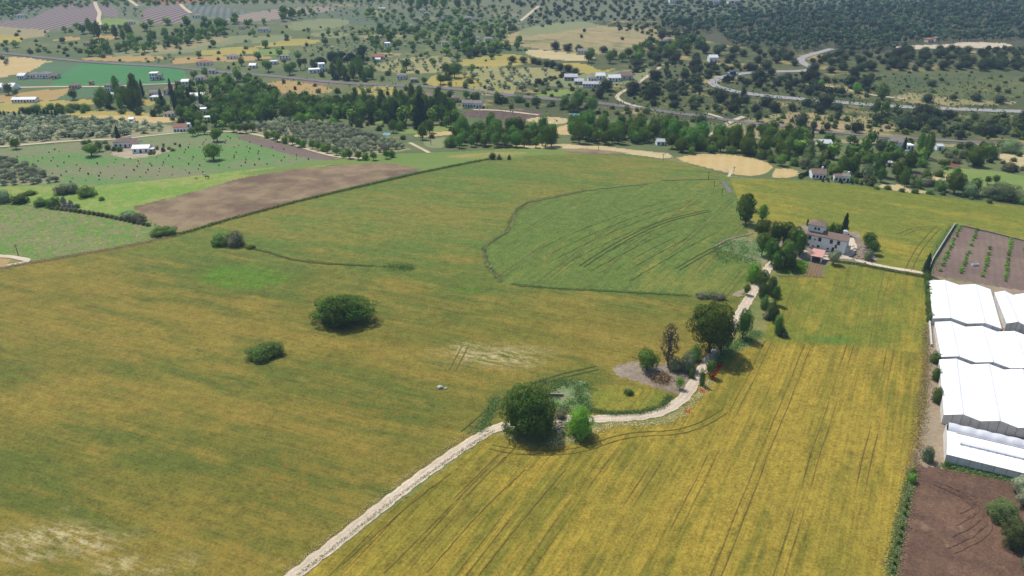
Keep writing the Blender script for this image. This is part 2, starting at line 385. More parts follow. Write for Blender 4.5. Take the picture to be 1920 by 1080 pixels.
REG = [
 ('grassland', 'verge', [(X0, 420), (0, 380), (500, 300), (1000, 270), (1600, 340), (1920, 380), (X1, 420), (X1, 1700), (X0, 1700)], 0),  # name, material, outline in photograph pixels, smoothing; later ones lie over earlier ones
 ('hillside', 'hill', [(900, 290), (880, 200), (1000, 100), (980, 50), (1200, 30), (1500, 30), (X1, 30), (X1, 400), (1900, 400), (1600, 350), (1300, 300)], 1),
 ('valley_floor', 'valley', [(X0, 60), (500, 45), (960, 45), (1000, 100), (880, 200), (1000, 290), (1600, 360), (1920, 400), (X1, 420), (X1, 300), (1500, 250), (1300, 225), (1000, 220), (880, 330), (400, 420), (X0, 500)], 0),
 ('pine_wood_floor', 'pine_floor', [(1225, 48), (1440, 24), (1600, 12), (X1, 4), (X1, 92), (1700, 98), (1550, 102), (1440, 88), (1360, 88), (1290, 62)], 1),
 ('hillside', 'tan_scrub', [(930, 80), (965, 60), (1090, 40), (1140, 50), (1210, 52), (1290, 62), (1300, 78), (1230, 84), (1150, 103), (1060, 100), (960, 84)], 1),
 ('dry_meadow', 'tan_green', [(964, 62), (1030, 44), (1090, 39), (1136, 48), (1060, 60), (985, 68)], 1),
 ('bare_soil', 'stubble_pale', [(982, 100), (995, 92), (1060, 99), (1122, 107), (1098, 115), (1020, 111)], 1),
 ('yellow_meadow', 'ochre', [(1040, 121), (1070, 117), (1106, 121), (1125, 134), (1160, 126), (1140, 136), (1100, 139), (1060, 131)], 1),
 ('pasture', 'tan_green', [(1010, 160), (1060, 143), (1150, 133), (1222, 127), (1232, 132), (1200, 155), (1130, 162), (1060, 164)], 1),
 ('meadow', 'meadow', [(1000, 178), (1050, 166), (1085, 170), (1060, 180), (1010, 183)], 1),
 ('olive_grove_ground', 'grove_pale', [(958, 128), (1040, 126), (1060, 140), (1010, 155), (958, 158)], 1),
 ('olive_grove_ground', 'grove_pale', [(860, 132), (958, 122), (970, 160), (960, 185), (900, 178), (870, 160)], 1),
 ('olive_grove_ground', 'grove_pale', [(690, 126), (760, 106), (850, 104), (850, 128), (800, 140), (720, 135)], 1),
 ('yellow_meadow', 'ochre', [(795, 158), (812, 140), (860, 134), (905, 150), (902, 162), (830, 163)], 1),
 ('yellow_meadow', 'ochre', [(857, 122), (862, 112), (910, 104), (965, 100), (1010, 115), (960, 124), (900, 126)], 1),
 ('olive_grove_ground', 'ochre', [(655, 178), (662, 166), (740, 160), (747, 174), (720, 182)], 1),
 ('ploughed_field', 'plough_light', [(735, 183), (757, 170), (800, 172), (820, 181), (800, 189), (745, 187)], 1),
 ('stubble_field', 'orange', [(498, 158), (520, 151), (560, 153), (625, 165), (617, 177), (520, 176)], 1),
 ('ploughed_field', 'plough_light', [(556, 152), (600, 151), (640, 160), (600, 161)], 0),
 ('meadow', 'tan_green', [(538, 44), (600, 35), (655, 35), (655, 48), (600, 56), (545, 58)], 1),
 ('meadow', 'tan_green', [(675, 21), (730, 19), (740, 28), (700, 33)], 1),
 ('meadow', 'tan_green', [(578, 64), (600, 59), (650, 60), (658, 67), (630, 71), (590, 69)], 1),
 ('meadow', 'tan', [(668, 68), (700, 64), (760, 65), (765, 70), (690, 72)], 1),
 ('meadow', 'tan_green', [(470, 68), (545, 66), (548, 74), (475, 85)], 1),
 ('yellow_meadow', 'ochre', [(470, 90), (500, 81), (560, 72), (610, 75), (580, 84), (500, 89)], 1),
 ('meadow', 'meadow', [(470, 93), (545, 92), (542, 103), (478, 105)], 1),
 ('bare_soil', 'tan', [(700, 100), (740, 99), (760, 102), (720, 108)], 1),
 ('vineyard', 'vineyard', [(X0, 38), (0, 42), (60, 35), (85, 22), (110, 9), (150, 5), (182, 6), (187, 40), (170, 46), (120, 53), (95, 57), (0, 50), (X0, 46)], 0),
 ('vineyard', 'vineyard', [(184, 5), (205, 8), (222, 20), (224, 33), (190, 31)], 1),
 ('vineyard', 'vineyard', [(270, 15), (300, 11), (340, 10), (356, 24), (346, 42), (300, 45), (264, 45)], 1),
 ('vineyard', 'vineyard_green', [(345, 9), (400, 9), (440, 18), (480, 23), (470, 38), (420, 38), (358, 23)], 1),
 ('vineyard', 'pink_soil', [(415, 37), (480, 22), (560, 14), (625, 12), (625, 22), (540, 28), (520, 38), (440, 42)], 1),
 ('poppy_field', 'red_field', [(250, 1), (300, -4), (400, -4), (408, 2), (360, 4.5), (275, 4.5)], 1),
 ('meadow', 'meadow', [(188, 38), (200, 33), (262, 38), (255, 46), (200, 47), (150, 46)], 1),
 ('bare_field', 'tan', [(X0, 48), (0, 50), (60, 54), (92, 58), (80, 69), (50, 72), (0, 67), (X0, 60)], 0),
 ('yellow_meadow', 'ochre', [(X0, 62), (0, 66), (50, 70), (40, 78), (0, 83), (X0, 80)], 0),
 ('stubble_field', 'orange', [(95, 75), (115, 71), (150, 68), (150, 75), (112, 78)], 1),
 ('stubble_field', 'orange', [(174, 67), (215, 65), (222, 72), (178, 75)], 1),
 ('bare_field', 'tan_green', [(185, 106), (230, 97), (300, 84), (400, 70), (480, 64), (482, 72), (370, 97), (300, 103)], 1),
 ('bare_field', 'tan', [(250, 95), (320, 81), (420, 68), (440, 72), (370, 90), (290, 98)], 1),
 ('yellow_meadow', 'ochre', [(365, 98), (400, 92), (450, 88), (485, 89), (478, 103), (365, 104)], 1),
 ('stubble_field', 'orange', [(150, 109), (180, 106), (310, 104), (306, 111), (270, 116), (160, 113)], 1),
 ('stubble_field', 'orange', [(318, 113), (345, 106), (480, 104), (520, 108), (478, 113), (360, 118), (325, 121)], 1),
 ('wheat_stubble_field', 'stubble', [(X0, 106), (0, 108), (40, 107), (98, 115), (72, 126), (50, 136), (0, 145), (X0, 150)], 0),
 ('emerald_field', 'green_bright_far', [(94, 162), (108, 145), (150, 119), (205, 118), (345, 126), (351, 150), (300, 156), (200, 160)], 0),
 ('green_field', 'green_muted', [(55, 139), (85, 117), (151, 119), (112, 143), (60, 141)], 0),
 ('vineyard', 'green_muted', [(2, 161), (28, 150), (100, 151), (90, 163)], 0),
 ('stubble_field', 'orange', [(X0, 182), (0, 178), (60, 170), (140, 166), (142, 172), (122, 186), (40, 190), (0, 192)], 0),
 ('green_field', 'green_muted', [(102, 187), (145, 164), (190, 165), (178, 181), (122, 188)], 0),
 ('yellow_meadow', 'ochre', [(X0, 196), (0, 193), (70, 190), (170, 186), (180, 196), (110, 200), (30, 210), (0, 209), (X0, 214)], 0),
 ('yellow_meadow', 'ochre', [(262, 187), (290, 186), (292, 197), (268, 198)], 1),
 ('meadow', 'ochre', [(115, 213), (160, 207), (285, 211), (285, 218), (150, 218)], 1),
 ('stubble_field', 'stubble', [(128, 218), (240, 216), (330, 220), (334, 229), (260, 231), (180, 226)], 1),
 ('olive_grove_ground', 'grove', [(X0, 220), (0, 220), (120, 219), (260, 229), (330, 236), (330, 248), (200, 262), (130, 266), (0, 276), (X0, 300)], 0),
 ('orchard', 'orchard', [(X0, 305), (0, 279), (130, 268), (240, 258), (330, 250), (425, 248), (520, 270), (640, 298), (450, 322), (180, 350), (X0, 372)], 0),
 ('ploughed_field', 'soil_mid', [(428, 254), (480, 256), (560, 279), (640, 297), (600, 302), (520, 284)], 1),
 ('farmyard', 'yard', [(205, 290), (222, 277), (260, 275), (300, 276), (322, 279), (318, 285), (262, 297), (235, 297)], 1),
 ('olive_grove_ground', 'grove', [(498, 228), (560, 222), (640, 238), (700, 255), (772, 280), (700, 292), (640, 294), (560, 274), (480, 254), (430, 244)], 0),
 ('pasture', 'pasture', [(X0, 400), (0, 350), (110, 347), (180, 349), (330, 334), (450, 320), (640, 300), (650, 305), (560, 320), (420, 345), (250, 388), (285, 420), (320, 440), (240, 410), (100, 385), (0, 382), (X0, 420)], 0),
 ('olive_grove_ground', 'grove', [(X0, 320), (0, 298), (60, 316), (114, 342), (60, 346), (0, 348), (X0, 372)], 0),
 ('green_strip', 'green_strip', [(640, 299), (700, 290), (920, 282), (1010, 276), (1100, 280), (1180, 286), (1050, 290), (925, 300), (800, 322), (700, 310), (600, 309), (560, 318), (470, 330), (450, 325), (560, 307)], 0),
 ('dry_strip', 'tan_strip', [(820, 294), (880, 288), (960, 284), (1000, 286), (950, 293), (900, 298)], 1),
 ('ploughed_field', 'soil_left', [(248, 388), (290, 379), (380, 355), (450, 334), (560, 316), (650, 309), (730, 306), (792, 317), (700, 340), (560, 374), (430, 410), (338, 432), (300, 424), (275, 412)], 0),
 ('weedy_field', 'weedy', [(X0, 400), (0, 384), (100, 386), (160, 397), (220, 405), (285, 424), (326, 440), (230, 461), (95, 484), (50, 486), (0, 479), (X0, 470)], 0),
 ('green_field', 'meadow', [(1715, 325), (1790, 316), (1850, 318), (1925, 330), (X1, 380), (X1, 440), (1915, 366), (1800, 340)], 0),
 ('bare_soil', 'stubble_pale', [(1722, 324), (1760, 322), (1785, 332), (1768, 342), (1735, 334)], 1),
 ('bare_soil', 'plough', [(1705, 325), (1722, 320), (1738, 330), (1712, 334)], 1),
 ('bare_soil', 'red_soil', [(1776, 312), (1784, 298), (1802, 299), (1800, 314)], 1),
 ('stubble_field', 'stubble_pale', [(1862, 293), (1880, 288), (1925, 289), (X1, 300), (X1, 330), (1925, 318), (1890, 306)], 0),
 ('dry_meadow', 'ochre', [(1825, 280), (1850, 279), (1872, 284), (1840, 287)], 1),
 ('dry_slope', 'tan_scrub', [(1335, 252), (1370, 232), (1440, 214), (1520, 212), (1640, 220), (1705, 236), (1690, 246), (1600, 246), (1500, 250), (1440, 258), (1380, 262)], 1),
 ('dry_slope', 'tan', [(1500, 260), (1600, 262), (1700, 268), (1820, 272), (1815, 277), (1700, 272), (1590, 268), (1500, 266)], 1),
 ('dry_slope', 'tan_scrub', [(1660, 183), (1720, 172), (1780, 186), (1905, 190), (1900, 197), (1770, 197), (1700, 192)], 1),
 ('scrub_slope', 'scrub_green', [(1580, 140), (1700, 134), (X1, 132), (X1, 180), (1900, 190), (1790, 187), (1720, 172), (1640, 168)], 1),
 ('sand_yard', 'sand', [(1665, 89), (1700, 85), (1780, 84), (1800, 78), (1880, 80), (1905, 86), (1860, 91), (1790, 89), (1720, 93)], 1),
 ('stubble_field', 'stubble_pale', [(985, 223), (1030, 217), (1075, 225), (1050, 234), (992, 228)], 1),
 ('stubble_field', 'stubble', [(1038, 240), (1072, 231), (1074, 253), (1045, 252)], 1),
 ('ploughed_field', 'plough', [(860, 214), (882, 205), (960, 204), (1030, 211), (990, 224), (920, 224), (880, 220)], 1),
 ('meadow', 'meadow', [(682, 224), (720, 217), (762, 215), (772, 225), (705, 234)], 1),
 ('meadow', 'meadow', [(740, 246), (798, 238), (850, 232), (860, 242), (806, 248), (750, 252)], 1),
 ('stubble_field', 'stubble', [(768, 254), (820, 247), (858, 245), (862, 251), (790, 258)], 1),
 ('meadow', 'tan_green', [(792, 262), (840, 256), (850, 262), (840, 276), (800, 278)], 1),
 ('dry_margin', 'stubble_pale', [(960, 272), (1060, 270), (1140, 275), (1180, 280), (1255, 288), (1262, 295), (1240, 297), (1150, 285), (1080, 279), (980, 278)], 0),
 ('bare_strip', 'soil_left', [(1052, 280), (1090, 278), (1150, 283), (1180, 287), (1120, 289), (1070, 286)], 0),
 ('wheat_stubble_field', 'stubble', [(1262, 298), (1290, 291), (1330, 288), (1400, 293), (1452, 309), (1440, 326), (1395, 331), (1340, 318)], 1),
 ('stubble_field', 'stubble', [(1449, 322), (1458, 315), (1500, 319), (1492, 333), (1447, 334)], 1),
 ('dry_margin', 'stubble_pale', [(1632, 349), (1660, 345), (1690, 347), (1740, 358), (1730, 364), (1660, 354)], 1),
 ('barley_field', 'barley', [(X0, 620), (0, 505), (50, 494), (100, 486), (230, 463), (335, 440), (430, 412), (560, 378), (700, 345), (790, 324), (915, 300), (1000, 291), (1100, 288), (1200, 294), (1262, 302), (1330, 318), (1368, 335), (1385, 370), (1400, 415), (1410, 470), (1412, 520), (1390, 560), (1340, 690), (1290, 760), (1180, 790), (1090, 780), (930, 805), (760, 910), (540, 1085), (420, 1180), (100, 1700), (X0, 1700)], 0),
 ('green_wheat_field', 'green_wheat', [(922, 525), (908, 495), (906, 462), (935, 440), (962, 420), (962, 392), (1010, 375), (1100, 357), (1200, 342), (1340, 336), (1366, 336), (1385, 370), (1398, 410), (1404, 448), (1380, 452), (1345, 465), (1365, 490), (1410, 500), (1395, 553), (1340, 558), (1200, 548), (1050, 540), (960, 535)], 1),
 ('ripe_wheat_field', 'ripe_wheat', [(560, 1085), (760, 935), (925, 812), (1000, 838), (1080, 832), (1130, 800), (1250, 795), (1300, 760), (1330, 720), (1370, 665), (1430, 640), (1600, 648), (1738, 662), (1735, 760), (1712, 870), (1690, 960), (1668, 1085), (1650, 1300), (1500, 1700), (100, 1700), (430, 1180)], 0),
 ('plot_wheat_field', 'plot_wheat', [(1432, 640), (1445, 590), (1455, 545), (1462, 517), (1508, 515), (1542, 520), (1556, 497), (1640, 500), (1735, 513), (1738, 600), (1738, 663), (1600, 648)], 0),
 ('far_wheat_field', 'far_wheat', [(1368, 338), (1410, 335), (1520, 338), (1640, 352), (1740, 365), (1800, 374), (1925, 388), (X1, 460), (X1, 560), (1922, 452), (1792, 421), (1760, 460), (1733, 512), (1640, 496), (1590, 470), (1570, 440), (1500, 430), (1415, 415), (1398, 395), (1380, 365)], 0),
 ('house_yard', 'stony', [(1490, 422), (1540, 424), (1590, 436), (1612, 434), (1616, 455), (1650, 480), (1640, 498), (1590, 488), (1560, 492), (1530, 500), (1480, 500), (1440, 490), (1430, 470), (1480, 440)], 1),
 ('weed_patch', 'weed_patch', [(1342, 462), (1360, 450), (1402, 444), (1430, 455), (1450, 480), (1430, 500), (1400, 492), (1375, 475)], 1),
 ('vegetable_plot', 'bright_green', [(1466, 514), (1478, 494), (1517, 485), (1508, 514)], 0),
 ('garden_bed', 'garden_soil', [(1508, 517), (1516, 491), (1546, 496), (1541, 518)], 0),
 ('ploughed_field', 'soil_right', [(1744, 516), (1765, 470), (1792, 421), (1860, 437), (1925, 454), (X1, 560), (X1, 670), (1922, 546)], 0),
 ('greenhouse_yard', 'gh_yard', [(1738, 518), (1925, 546), (X1, 680), (X1, 960), (1930, 903), (1780, 872), (1735, 884), (1712, 868), (1738, 760), (1742, 640)], 0),
 ('ploughed_field', 'soil_dark', [(1718, 872), (1785, 880), (1860, 896), (1925, 905), (X1, 980), (X1, 1700), (1640, 1700), (1655, 1300), (1676, 1085), (1695, 960)], 0),
 ('stony_patch', 'stony', [(1146, 694), (1165, 682), (1200, 676), (1260, 684), (1300, 690), (1316, 700), (1290, 740), (1250, 735), (1200, 716), (1160, 705)], 1),
 ('weed_patch', 'weed_patch', [(1030, 742), (1060, 716), (1096, 712), (1106, 740), (1112, 766), (1070, 772), (1040, 768)], 1),
 ('barley_patch', 'plot_wheat', [(1104, 750), (1125, 726), (1160, 722), (1240, 732), (1256, 742), (1240, 760), (1190, 774), (1120, 776)], 1),
 ('dry_patch', 'orange', [(X0, 470), (0, 483), (20, 487), (14, 494), (0, 500), (X0, 520)], 0),
]

# sheet: rings about the point below the camera, close together where the land shows
py = np.linspace(1110, -6, 680)
u0 = -(py - 540) / FPX
r_in = CAM_H * (CT + u0 * ST) / (ST - u0 * CT)
r_in = r_in * np.linspace(.98, 1.0, 680)
rr = np.r_[.5, 25, 50, 70, 85, 95, r_in, np.geomspace(r_in[-1] * 1.012, 9500, 40)]
th = np.r_[np.linspace(R(-47), R(47), 1180), np.arange(R(53), R(360 - 47) - .01, R(6))]
nr, ntn = len(rr), len(th)
RR, TH = np.meshgrid(rr, th, indexing='ij')
GX, GY = RR * np.sin(TH), RR * np.cos(TH)
GZ = H(GX, GY)
GV = np.stack([GX, GY, GZ], -1).reshape(-1, 3)
ii, jj = np.meshgrid(np.arange(nr - 1), np.arange(ntn), indexing='ij')
j2 = (jj + 1) % ntn
GQ = np.stack([ii * ntn + jj, (ii + 1) * ntn + jj, (ii + 1) * ntn + j2, ii * ntn + j2], -1).reshape(-1, 4)[:, ::-1]
fc = GV[GQ].mean(1)
fx = fc[:, 0] + .35 * np.sin(fc[:, 1] * 1.9 + fc[:, 0]) + .25 * np.sin(fc[:, 1] * 4.1); fy = fc[:, 1] + .35 * np.sin(fc[:, 0] * 1.7 - fc[:, 1] * .6) + .3 * np.sin(fc[:, 0] * 3.7)
reg = np.full(len(GQ), -1, np.int32)
POLY = []
for k, (nm, mk, pts, sm) in enumerate(REG):
    pl = wpoly(pts, sm); POLY.append(pl)
    lo, hi = pl.min(0) - 1, pl.max(0) + 1
    idx = np.nonzero((fx > lo[0]) & (fx < hi[0]) & (fy > lo[1]) & (fy < hi[1]))[0]
    idx = idx[inside(fx[idx], fy[idx], pl)]
    reg[idx] = k

# paint: where the crop is greener (red), where straw lies (green), where poppies grow (blue)
def blob(cx, cy, rx, ry, amt, ch, out):
    c = P(cx, cy); ax = abs(P(cx + rx, cy)[0] - c[0]); ay = abs(P(cx, cy - ry)[1] - P(cx, cy + ry)[1]) / 2
    d = ((GV[:, 0] - c[0]) / ax) ** 2 + ((GV[:, 1] - c[1]) / ay) ** 2
    out[:, ch] += amt * np.exp(-d)
paint = np.zeros((len(GV), 4), np.float32); paint[:, 3] = 1
paint[:, 3] = sst((GV[:, 1] - 205 - .22 * np.maximum(0, -GV[:, 0])) / 95)
paint[:, 0] = .30 * paint[:, 3]
for b in [(120, 620, 120, 50, .35, 0), (300, 640, 90, 40, .3, 0), (580, 660, 130, 40, .3, 0), (700, 690, 160, 40, .25, 0), (560, 750, 120, 25, .2, 0),
          (200, 860, 190, 60, .38, 0), (420, 890, 160, 45, .3, 0), (560, 820, 120, 30, .2, 0), (60, 850, 100, 60, .2, 0), (930, 640, 130, 50, .3, 0), (1000, 730, 120, 25, .45, 0), (880, 770, 70, 40, .35, 0),
          (100, 770, 220, 45, -.35, 0), (300, 720, 150, 30, -.25, 0), (400, 980, 200, 60, -.2, 0), (760, 620, 50, 25, -.15, 0), (250, 560, 140, 20, .15, 0),
          (450, 520, 105, 24, 1.7, 0), (420, 505, 60, 12, .6, 0), (470, 535, 60, 14, .5, 0), (520, 523, 40, 10, .5, 0), (880, 540, 50, 16, 1.0, 0), (850, 525, 60, 6, .5, 0), (1000, 545, 200, 6, .5, 0), (1250, 552, 130, 5, .5, 0),
          (700, 470, 120, 30, -.2, 0), (600, 440, 120, 25, -.1, 0), (880, 430, 40, 25, -.2, 0), (1110, 690, 60, 25, .7, 0), (1060, 740, 50, 20, .5, 0),
          (1200, 600, 120, 30, .35, 0), (1100, 580, 200, 25, .2, 0), (850, 870, 60, 30, -.1, 0),
          (1610, 630, 70, 16, .8, 0), (1660, 610, 50, 14, .6, 0), (1560, 640, 60, 10, .9, 0), (1500, 630, 60, 14, .8, 0), (1480, 560, 30, 30, .3, 0), (1710, 560, 15, 60, .3, 0),
          (1180, 850, 60, 25, .3, 0), (1220, 880, 40, 20, .35, 0), (700, 1040, 120, 40, .2, 0), (900, 950, 150, 40, .15, 0), (1500, 900, 160, 120, -.3, 0), (1650, 850, 60, 120, -.35, 0), (1430, 700, 60, 40, -.2, 0),
          (1600, 360, 240, 14, .25, 0), (1700, 400, 150, 16, .25, 0), (1450, 400, 60, 14, -.2, 0), (1690, 470, 60, 25, -.35, 0), (1380, 350, 30, 14, -.4, 0),
          (920, 665, 80, 16, .95, 1), (960, 680, 50, 12, .6, 1), (870, 655, 30, 10, .8, 1), (1000, 655, 40, 6, .3, 1),
          (30, 1015, 60, 22, .9, 1), (110, 1000, 60, 18, 1.0, 1), (170, 1020, 45, 18, 1.0, 1), (220, 1060, 40, 20, 1.0, 1), (60, 1045, 60, 12, .8, 1), (290, 1070, 30, 12, .5, 1), (350, 1050, 30, 16, .4, 1), (130, 950, 12, 6, .6, 1), (255, 1000, 30, 10, .3, 1),
          (560, 900, 120, 60, .85, 2), (520, 880, 60, 30, .5, 2), (640, 755, 60, 8, .9, 2), (720, 775, 60, 10, .8, 2), (300, 830, 120, 30, .35, 2), (110, 930, 70, 40, .5, 2), (110, 1040, 70, 30, .8, 2), (440, 1030, 60, 30, .5, 2), (1370, 415, 40, 12, 1.2, 2), (930, 690, 40, 6, .9, 2), (1260, 550, 100, 6, .5, 2), (480, 770, 80, 20, .5, 2), (600, 800, 140, 40, .35, 2), (1380, 545, 40, 14, .8, 2), (1340, 500, 60, 20, .3, 2)]:
    blob(*b, paint)
paint[:, 0] = np.clip(paint[:, 0], -1, 2); paint[:, 1:3] = np.clip(paint[:, 1:3], 0, 1)

LAB = {'barley_field': 'large ripening barley field of mixed green and ochre filling the left and middle', 'green_wheat_field': 'green wheat field with tractor lines beyond the gully',
       'ripe_wheat_field': 'golden wheat field beside the pale farm track', 'plot_wheat_field': 'yellow wheat plot between the white farmhouse and greenhouses', 'far_wheat_field': 'yellow green wheat field behind the white farmhouse'}
for k in list(range(-1, len(REG))):
    fi = np.nonzero(reg == k)[0]
    if not len(fi): continue
    q = GQ[fi]; used, inv = np.unique(q, return_inverse=True)
    nm, mk = ('ground', 'far_hill') if k < 0 else REG[k][:2]
    me = mesh_np(nm, GV[used], inv.reshape(-1, 4), mats=[GM[mk]], smooth=True)
    if mk in ('barley', 'green_wheat', 'ripe_wheat', 'plot_wheat', 'far_wheat'):
        at = me.color_attributes.new('paint', 'FLOAT_COLOR', 'POINT'); at.data.foreach_set('color', paint[used].ravel())
    o = obj(nm, me); o['kind'] = 'structure'
    if nm in LAB: o['label'] = LAB[nm]; o['category'] = 'field'

# ------------------------------------------------------------------ roads, tracks and lines lying on the ground
GM['track'] = gmat('track', A(230, 212, 188), A(210, 192, 166), (.1, .1), mid=.5, grain=.3)
GM['asphalt'] = gmat('asphalt', A(178, 174, 172), A(166, 161, 160), (.05, .05), grain=.15)
GM['rail'] = gmat('ballast', A(140, 130, 130), A(120, 112, 114), (.03, .03), mid=.3, grain=.3)
GM['path'] = gmat('path', A(216, 200, 170), A(200, 184, 150), (.05, .05), grain=.25)
GM['rut'] = gmat('rut', A(134, 114, 52), A(114, 102, 46), (.1, .1), grain=.4)
GM['rut_green'] = gmat('rut_green', A(88, 102, 48), A(82, 98, 48), (.1, .1), grain=.4)
GM['rut_pale'] = gmat('rut_pale', A(170, 152, 78), A(150, 140, 70), (.1, .1), grain=.4)
GM['gully'] = gmat('gully', A(124, 126, 74), A(110, 116, 66), (.1, .1), mid=.5, grain=.6)
GM['paint_white'] = gmat('road_line', A(235, 235, 230), A(220, 220, 215), grain=.05)
GM['wheel_soil'] = gmat('wheel_soil', A(218, 200, 176), A(200, 182, 158), (.1, .1), grain=.4)

KEEP = []
def strip(name, pts, width, mk, lift=.05, smooth=2, off=0.0, wob=0.0, kind='structure'):
    """a ribbon that follows the land along a line traced in the photograph"""
    pts = np.array(pts, float)
    p = P(pts[:, 0], pts[:, 1])[:, :2]
    if smooth: p = chaikin(p, smooth, False)
    d0 = np.hypot(*p.mean(0)); p = resample(p, max(.8, d0 * .004))
    if width > 2.2: KEEP.append((p, width / 2 + 2.5))
    t = np.gradient(p, axis=0); t /= np.linalg.norm(t, axis=1)[:, None] + 1e-9; n = np.stack([-t[:, 1], t[:, 0]], -1)
    w0 = np.full(len(p), width / 2)
    cols = []
    ks = (-1, -.5, 0, .5, 1) if width > 1.5 else (-1, 1)
    for s in ks:
        ww = w0 * s
        if wob and abs(s) == 1: ww = ww + s * wob * (np.sin(np.arange(len(p)) * .9 + s * 2) * .5 + NR.normal(0, .4, len(p)))
        q = p + n * (ww + off)[:, None]
        cols.append(np.c_[q, H(q[:, 0], q[:, 1]) + lift + .00035 * np.hypot(q[:, 0], q[:, 1])])
    V = np.stack(cols, 1); m, c = V.shape[:2]
    a, b = np.meshgrid(np.arange(m - 1), np.arange(c - 1), indexing='ij')
    Q = np.stack([a * c + b, a * c + b + 1, (a + 1) * c + b + 1, (a + 1) * c + b], -1).reshape(-1, 4)[:, ::-1]
    o = obj(name, mesh_np(name, V.reshape(-1, 3), Q, mats=[GM[mk]], smooth=True)); o['kind'] = kind
    return o

TRACK = [(430, 1180), (548, 1082), (640, 1010), (760, 915), (850, 850), (925, 802), (985, 790), (1050, 785), (1120, 786), (1200, 783), (1250, 770), (1285, 745), (1305, 712), (1325, 680), (1350, 650), (1375, 610), (1392, 580), (1412, 548), (1430, 520), (1445, 495), (1470, 480), (1510, 470)]
strip('dirt_track', TRACK, 3.3, 'track', .06, 2, wob=.25)
for o_ in (-.75, .75): strip('wheel_track', TRACK, .55, 'wheel_soil', .075, 2, off=o_, wob=.05)
strip('dirt_path', [(1540, 487), (1582, 482), (1610, 490), (1660, 501), (1735, 513)], 2.4, 'track', .06, 2, wob=.2)
strip('dirt_path', [(1582, 482), (1597, 474), (1600, 460), (1593, 446)], 3.0, 'track', .07, 2, wob=.3)
strip('dirt_path', [(1390, 553), (1372, 556), (1398, 545), (1415, 535)], 2.2, 'yard', .055, 1, wob=.3)
strip('dirt_path', [(-60, 478), (0, 480), (30, 483), (56, 489), (40, 494), (0, 501), (-60, 515)], 2.6, 'track', .06, 2, wob=.2)
strip('farm_road', [(-200, 288), (0, 276), (70, 270), (140, 264), (220, 262), (290, 254), (350, 248), (430, 246), (480, 252), (540, 268), (600, 287), (640, 296), (680, 297)], 3.4, 'path', .06, 2)
strip('farm_road', [(768, 268), (790, 279), (805, 287)], 2.6, 'path', .06, 1)
strip('farm_road', [(0, 165), (60, 164), (110, 163), (200, 163), (240, 161)], 4, 'path', .06, 1)
strip('farm_road', [(228, 175), (240, 166), (250, 160), (300, 158), (350, 156)], 4.5, 'asphalt', .06, 1)
strip('farm_road', [(178, 4), (181, 14), (188, 26), (184, 36), (188, 48)], 5, 'path', .06, 2)
strip('farm_road', [(338, 8), (346, 17), (358, 25)], 5, 'path', .06, 1)
strip('farm_road', [(242, 0), (250, 6), (258, 12)], 5, 'path', .06, 1)
strip('farm_road', [(888, 206), (935, 207), (985, 213), (1010, 216)], 3.5, 'path', .06, 2)
strip('railway', [(-100, 93), (0, 99), (60, 106), (120, 112), (180, 118), (300, 124), (350, 129), (420, 136), (500, 142), (560, 148), (640, 156), (720, 160), (820, 164), (900, 172), (1000, 184), (1110, 191), (1200, 204), (1300, 216), (1400, 230), (1500, 241), (1600, 252), (1690, 259), (1800, 265), (1960, 274), (2100, 282)], 7, 'rail', .1, 2)
strip('paved_road', [(1560, 92), (1535, 99), (1512, 105), (1498, 112), (1510, 122), (1530, 130), (1500, 134), (1440, 135), (1400, 137), (1362, 143), (1338, 150), (1334, 157), (1350, 166), (1400, 176), (1460, 183), (1540, 189), (1640, 198), (1760, 204), (1920, 210), (2100, 216)], 7.5, 'asphalt', .08, 2)
for sgn in (-1, 1): strip('road_edge_line', [(1440, 135), (1400, 137), (1362, 143), (1338, 150), (1334, 157), (1350, 166), (1400, 176), (1460, 183), (1540, 189), (1640, 198), (1760, 204), (1920, 210), (2100, 216)], .3, 'paint_white', .16, 2, off=3.2 * sgn)
strip('dirt_path', [(1238, 126), (1222, 138), (1200, 154), (1180, 165), (1155, 180), (1160, 188), (1178, 196), (1240, 210), (1300, 214), (1360, 226)], 3.5, 'path', .06, 2)
strip('dirt_path', [(1394, 219), (1370, 228), (1352, 240), (1345, 244), (1362, 250), (1385, 255)], 4.5, 'path', .06, 1)
strip('dirt_path', [(1322, 212), (1350, 220), (1368, 228)], 3.5, 'path', .06, 1)
strip('dirt_path', [(1345, 244), (1322, 258), (1310, 262)], 3, 'path', .06, 1)
strip('dirt_path', [(1150, 104), (1180, 96), (1195, 89)], 4, 'path', .06, 1)
strip('dirt_path', [(975, 40), (990, 28), (1000, 20), (1010, 12)], 5, 'path', .06, 1)
strip('dirt_path', [(1540, 160), (1575, 166), (1640, 180), (1700, 186)], 3, 'path', .06, 1)
strip('dirt_path', [(1366, 332), (1372, 320), (1362, 316)], 1.6, 'path', .06, 1)
strip('grey_lane', [(1354, 340), (1362, 350), (1370, 362)], 2.2, 'rail', .06, 1)
strip('gully', [(940, 528), (922, 510), (908, 485), (906, 465), (925, 450), (950, 435), (962, 420), (964, 400), (964, 390), (990, 379), (1060, 366), (1100, 357), (1160, 350), (1215, 345)], 1.2, 'gully', .07, 2, wob=.6)
strip('gully', [(1240, 338), (1290, 337), (1350, 335)], 1.8, 'gully', .07, 1, wob=.5)
strip('wall_line', [(1342, 462), (1362, 449), (1400, 441), (1412, 436)], .9, 'stony', .1, 2, wob=.2)
strip('gully', [(450, 462), (500, 472), (540, 485), (580, 493), (640, 496), (700, 499)], .9, 'rut_green', .07, 2, wob=.3)
strip('gully', [(960, 533), (1040, 541), (1200, 549), (1290, 554)], 1.0, 'rut_green', .07, 2, wob=.4)

